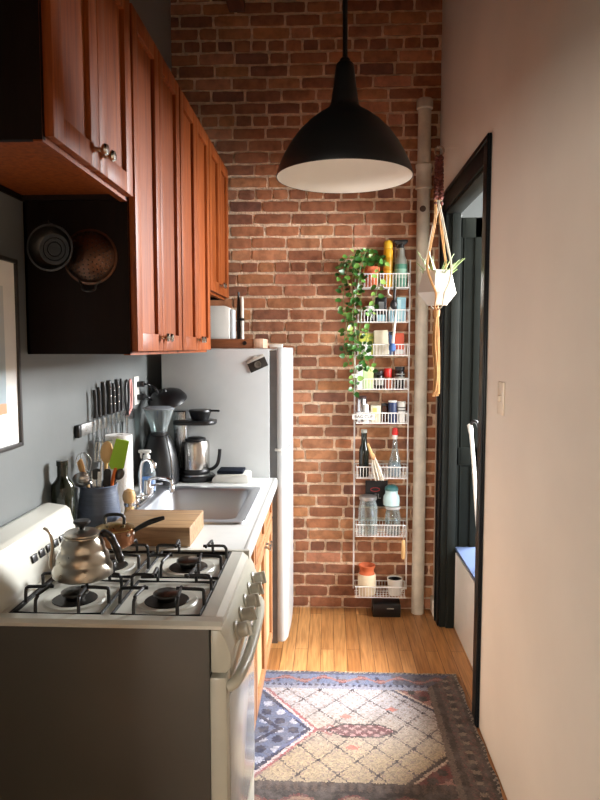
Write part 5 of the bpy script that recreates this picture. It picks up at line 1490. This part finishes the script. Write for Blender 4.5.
# ------------------------------------------------------------------ macrame hanger and planter
MX, MY = 0.515, 3.235
CORD = mat('jute_cord', (172, 128, 80), 0.9, var=0.15, scale=50)
CORDW = mat('white_cord', (176, 166, 146), 0.9, var=0.1)
BEAD = mat('dark_red_macrame', (92, 42, 30), 0.8, var=0.3, scale=50, bump=0.5)
mh = thing('macrame_hanger', 'jute macrame plant hanger with a dark red knotted top by the doorway', 'plant hanger', (MX, MY, 1.33))
bm = BM(); tube(bm, [(MX + 0.004, MY + 0.021 * math.cos(a), 2.462 + 0.021 * math.sin(a)) for a in [2 * PI * i / 20 for i in range(20)]], 0.005, 8, closed=True)
bmesh.ops.transform(bm, matrix=Matrix.Translation((MX, MY, 0)) @ rz(80).to_4x4() @ Matrix.Translation((-MX, -MY, 0)), verts=bm.verts[:])
obj('ring', bm, mat('wood_ring', (150, 126, 104), 0.5), mh)
bm = BM(); tube(bm, smooth_path([(XR - 0.001, MY, 2.476), (0.56, MY, 2.474), (MX + 0.012, MY, 2.474), (MX - 0.006, MY, 2.476), (MX - 0.010, MY, 2.486)], 4), 0.0012, 6)
solo('wall_hook', bm, PLASTER, 'small beige hook on the beige wall above the doorway holding the hanger', 'hook')
bm = BM()
zt_, zb_ = 2.438, 2.240
for k in range(3):   # braided knots
    pts = []
    for i in range(49):
        t = i / 48
        a = t * PI * 9 + k * 2 * PI / 3
        w = 0.014 + 0.004 * t
        pts.append((MX + w * math.sin(a), MY + 0.008 * math.sin(2 * a), zt_ + (zb_ - zt_) * t))
    tube(bm, pts, 0.0075, 8)
for i in range(9):
    z = zt_ - 0.01 - i * 0.026
    for s in (-1, 1): ell(bm, (MX + s * 0.014, MY, z), 0.008, 0.009, 0.011)
obj('knotted_sennit', bm, BEAD, mh)
ZR = 1.922
pts4 = [(MX - 0.056, MY - 0.05), (MX + 0.056, MY - 0.05), (MX + 0.05, MY + 0.06), (MX - 0.05, MY + 0.06)]
for k, (a, b_) in enumerate(pts4):
    bm = BM()
    for s in (-1, 1):
        tube(bm, smooth_path([(MX + 0.010 * (k - 1.5) + 0.003 * s, MY, 2.246), (MX + (a - MX) * 0.30 + 0.004 * s, MY + (b_ - MY) * 0.3, 2.14), (MX + (a - MX) * 0.7 + 0.003 * s, MY + (b_ - MY) * 0.7, 2.02), (a * 1.0 + 0.002 * s, b_, ZR), (MX + (a - MX) * 0.75 + 0.002 * s, MY + (b_ - MY) * 1.8, ZR - 0.075), (MX + (a - MX) * 0.35 + 0.002 * s, MY + (b_ - MY) * 1.85, ZR - 0.13), (MX + (a - MX) * 0.3, MY + (b_ - MY) * 1.0, ZR - 0.185), (MX + 0.004 * s, MY, ZR - 0.205)], 4), 0.0034, 6)
    obj('cord', bm, CORD if k in (0, 2) else CORDW, mh)
bm = BM()
lathe(bm, [(0.0, 0.015), (0.014, 0.01), (0.016, -0.012), (0.011, -0.03), (0.0, -0.03)], (MX, MY, ZR - 0.205), 14, cap=False)
for k in range(16):
    a = 2 * PI * k / 16; r = 0.009 + 0.004 * (k % 3)
    e = rugr.uniform(-0.05, 0.05)
    tube(bm, smooth_path([(MX + 0.006 * math.cos(a), MY + 0.006 * math.sin(a), ZR - 0.215), (MX + r * math.cos(a), MY + r * math.sin(a), ZR - 0.36), (MX + r * 0.8 * math.cos(a + 0.5) + 0.004, MY + r * 0.8 * math.sin(a + 0.5), ZR - 0.50), (MX + r * math.cos(a) + 0.004, MY + r * math.sin(a), ZR - 0.60 + e * 0.4)], 4), 0.0030, 5)
obj('tassel', bm, CORD, mh)
# faceted white planter
pl = thing('hanging_planter', 'white faceted planter hanging in the macrame by the doorway', 'planter', (MX, MY, 1.742))
bm = BM()
def hexring(r, z, rot=0.0, n=6): return [bm.verts.new((MX + r * math.cos(2 * PI * (k + rot) / n), MY + r * 0.92 * math.sin(2 * PI * (k + rot) / n), z)) for k in range(n)]
A = hexring(0.050, 1.742, 0.25); B = hexring(0.099, 1.80, 0.25); C_ = hexring(0.070, 1.905, 0.25); D = hexring(0.062, 1.905, 0.25); E_ = hexring(0.070, 1.84, 0.25)
bm.faces.new(list(reversed(A)))
for P_, Q in ((A, B), (B, C_), (C_, D), (D, E_)):
    for k in range(6): bm.faces.new((P_[k], P_[(k + 1) % 6], Q[(k + 1) % 6], Q[k]))
bm.faces.new(E_)
obj('pot', bm, mat('white_ceramic', (190, 184, 174), 0.35, var=0.03), pl, sharp=12)
bm = BM()
for k in range(26):
    a = rugr.uniform(0, 2 * PI); ln = rugr.uniform(0.06, 0.17); out = rugr.uniform(0.25, 0.95)
    p0 = Vector((MX + 0.025 * math.cos(a), MY + 0.025 * math.sin(a), 1.842))
    d = Vector((math.cos(a) * out, math.sin(a) * out, 1.0)).normalized()
    q = [p0, p0 + d * ln * 0.55, p0 + d * ln + Vector((math.cos(a), math.sin(a), 0)) * 0.02]
    sp_ = smooth_path(q, 4); n = len(sp_)
    tube(bm, sp_, [0.0045 * (1 - i / n) + 0.0008 for i in range(n)], 5)
obj('spiky_leaves', bm, mat('spiky_leaf', (140, 160, 100), 0.45, var=0.25, scale=30), pl)

# ------------------------------------------------------------------ pendant lamp
LX, LY, LZ = 0.043, 1.99, 2.035
lp = thing('pendant_lamp', 'black dome pendant lamp with a white inside hanging from the ceiling', 'pendant lamp', (LX, LY, LZ))
sp_prof = [(0.199, 0.0), (0.200, 0.004), (0.196, 0.03), (0.185, 0.065), (0.166, 0.10), (0.140, 0.135), (0.108, 0.165), (0.078, 0.188), (0.056, 0.202), (0.045, 0.212), (0.040, 0.225), (0.034, 0.27), (0.0285, 0.315), (0.026, 0.338), (0.020, 0.345)]
sp_prof = [(r * (1 - 0.05 * math.sin(PI * min(1, z / 0.2))), z * 0.94) for r, z in sp_prof]
bm = BM(); lathe(bm, sp_prof, (LX, LY, LZ), 64, cap=False)
obj('shade', bm, mat('matt_black_metal', (16, 16, 16), 0.42, var=0.1), lp)
bm = BM(); lathe(bm, [(r - 0.0025, z + 0.0005) for r, z in sp_prof[:12]] + [(0.0, 0.258)], (LX, LY, LZ), 64, cap=False)
obj('shade_lining', bm, mat('white_lining', (238, 234, 228), 0.55, var=0.01), lp)
bm = BM(); lathe(bm, [(0.0085, 0.318), (0.0155, 0.322), (0.0155, 0.332), (0.009, 0.34), (0.0, 0.342)], (LX, LY, LZ), 20); obj('cord_grip', bm, BLACK, lp)
bm = BM(); tube(bm, [(LX, LY, LZ + 0.335), (LX, LY, ZC - 0.03)], 0.0075, 10); obj('cord', bm, BLACK, lp)
bm = BM(); lathe(bm, [(0.05, ZC - 0.035), (0.05, ZC - 0.001)], (LX, LY, 0), 28); obj('ceiling_rose', bm, BLACK, lp)
bm = BM(); lathe(bm, [(0.0, 0.135), (0.018, 0.138), (0.029, 0.155), (0.029, 0.17), (0.018, 0.195), (0.013, 0.215), (0.013, 0.25), (0.0, 0.25)], (LX, LY, LZ), 24)
m_, nt_, b_ = new_mat('frosted_bulb'); b_.inputs['Base Color'].default_value = lin((250, 240, 220)); b_.inputs['Emission Color'].default_value = (1.0, 0.86, 0.68, 1); b_.inputs['Emission Strength'].default_value = BULB
obj('bulb', bm, m_, lp)

# ------------------------------------------------------------------ beyond the doorway
lc = thing('low_chest', 'low white panelled chest just inside the dark doorway', 'chest', (0.95, 2.9, 0.0))
bm = BM(); box(bm, 0.694, 1.25, 2.30, 3.592, 0.002, 0.425, 0.004); obj('body', bm, WHITE, lc)
bm = BM(); box(bm, 0.702, 1.245, 2.305, 3.584, 0.425, 0.437, 0.002); obj('dark_seam', bm, mat('blue_black_seam', (34, 40, 58), 0.4), lc)
bm = BM(); box(bm, 0.692, 1.255, 2.295, 3.594, 0.437, 0.455, 0.005); obj('lid', bm, mat('pale_blue_lid', (84, 98, 128), 0.4, var=0.03), lc)
# folded cloth hanging on a peg, seen as a white sliver through the doorway
wc = thing('hanging_cloth', 'white cloth seen as a thin strip hanging inside the dark doorway', 'cloth', (0.70, 2.95, 0.8))
bm = BM()
tube(bm, smooth_path([(0.742, 3.20, 0.458), (0.738, 3.24, 0.60), (0.731, 3.29, 0.80), (0.724, 3.34, 1.0), (0.719, 3.38, 1.12), (0.717, 3.40, 1.15)], 5), [0.010] * 20 + [0.013] * 5 + [0.008], 8)
obj('fold', bm, WHITE, wc)
bm = BM(); tube(bm, smooth_path([(0.718, 3.392, 1.135), (0.728, 3.385, 1.166), (0.746, 3.375, 1.164), (0.757, 3.37, 1.14)], 5), 0.008, 8); obj('hem', bm, BLACK, wc)

# light switch
ls = thing('light_switch', 'beige light switch plate on the right wall beside the doorway', 'light switch', (0.615, 2.40, 1.30))
SWM = mat('ivory_plate', (214, 200, 180), 0.4, var=0.02)
bm = BM(); box(bm, 0.607, 0.6145, 2.345, 2.42, 1.302, 1.42, 0.003); obj('plate', bm, SWM, ls)
bm = BM(); box(bm, 0.599, 0.6075, 2.374, 2.391, 1.35, 1.372, 0.002); obj('toggle', bm, SWM, ls)

# ------------------------------------------------------------------ light
def area(name, loc, target, sx_, sy_, power, color, spread=180):
    l = bpy.data.lights.new(name, 'AREA'); l.shape = 'RECTANGLE'; l.size = sx_; l.size_y = sy_; l.energy = power; l.color = color; l.spread = R(spread)
    o = bpy.data.objects.new(name, l); COL.objects.link(o); o.location = loc
    o.rotation_euler = (Vector(target) - Vector(loc)).to_track_quat('-Z', 'Y').to_euler()
    return o
area('window_daylight', (X2 + 0.0, 4.65, 2.45), (0.0, 3.4, 1.2), 1.4, 1.2, KEY, (0.97, 0.985, 1.0))
area('near_window_daylight', (X2, (UY0 + UY1) / 2, 1.92), (0.3, 3.5, 1.2), 1.35, 1.25, KEY2, (0.97, 0.985, 1.0))
area('street_window_daylight', ((FW[0] + FW[1]) / 2, -5.19, (FW[2] + FW[3]) / 2), ((FW[0] + FW[1]) / 2, 0.0, (FW[2] + FW[3]) / 2 - 0.2), FW[1] - FW[0] - 0.1, FW[3] - FW[2] - 0.1, FILL, (1.0, 0.93, 0.84))
w = bpy.data.worlds.new('sky'); scene.world = w; w.use_nodes = True
nt = w.node_tree; bg = nt.nodes['Background']
sky = nt.nodes.new('ShaderNodeTexSky'); sky.sky_type = 'NISHITA'; sky.sun_disc = False; sky.sun_elevation = R(35)
nt.links.new(sky.outputs[0], bg.inputs['Color']); bg.inputs['Strength'].default_value = 0.15

# ------------------------------------------------------------------ camera
cam = bpy.data.cameras.new('camera'); co = bpy.data.objects.new('camera', cam); COL.objects.link(co)
cam.sensor_fit = 'VERTICAL'; cam.sensor_height = 32.0; cam.lens = 665.0 / 800.0 * 32.0
cam.clip_start = 0.05
yaw, pitch = R(-2.489147), R(4.556799)
co.location = (0, 0, 1.543)
fw = Vector((math.sin(yaw) * math.cos(pitch), math.cos(yaw) * math.cos(pitch), -math.sin(pitch)))
co.rotation_euler = fw.to_track_quat('-Z', 'Y').to_euler()
scene.camera = co
vs = scene.view_settings
scene.display_settings.display_device = 'sRGB'
vs.view_transform = 'Standard'; vs.look = 'None'; vs.gamma = 1.0; vs.exposure = EXPO; vs.use_curve_mapping = False
scene.cycles.use_denoising = True
scene.cycles.max_bounces = 10; scene.cycles.diffuse_bounces = 3; scene.cycles.transparent_max_bounces = 12
scene.cycles.sample_clamp_indirect = 6.0
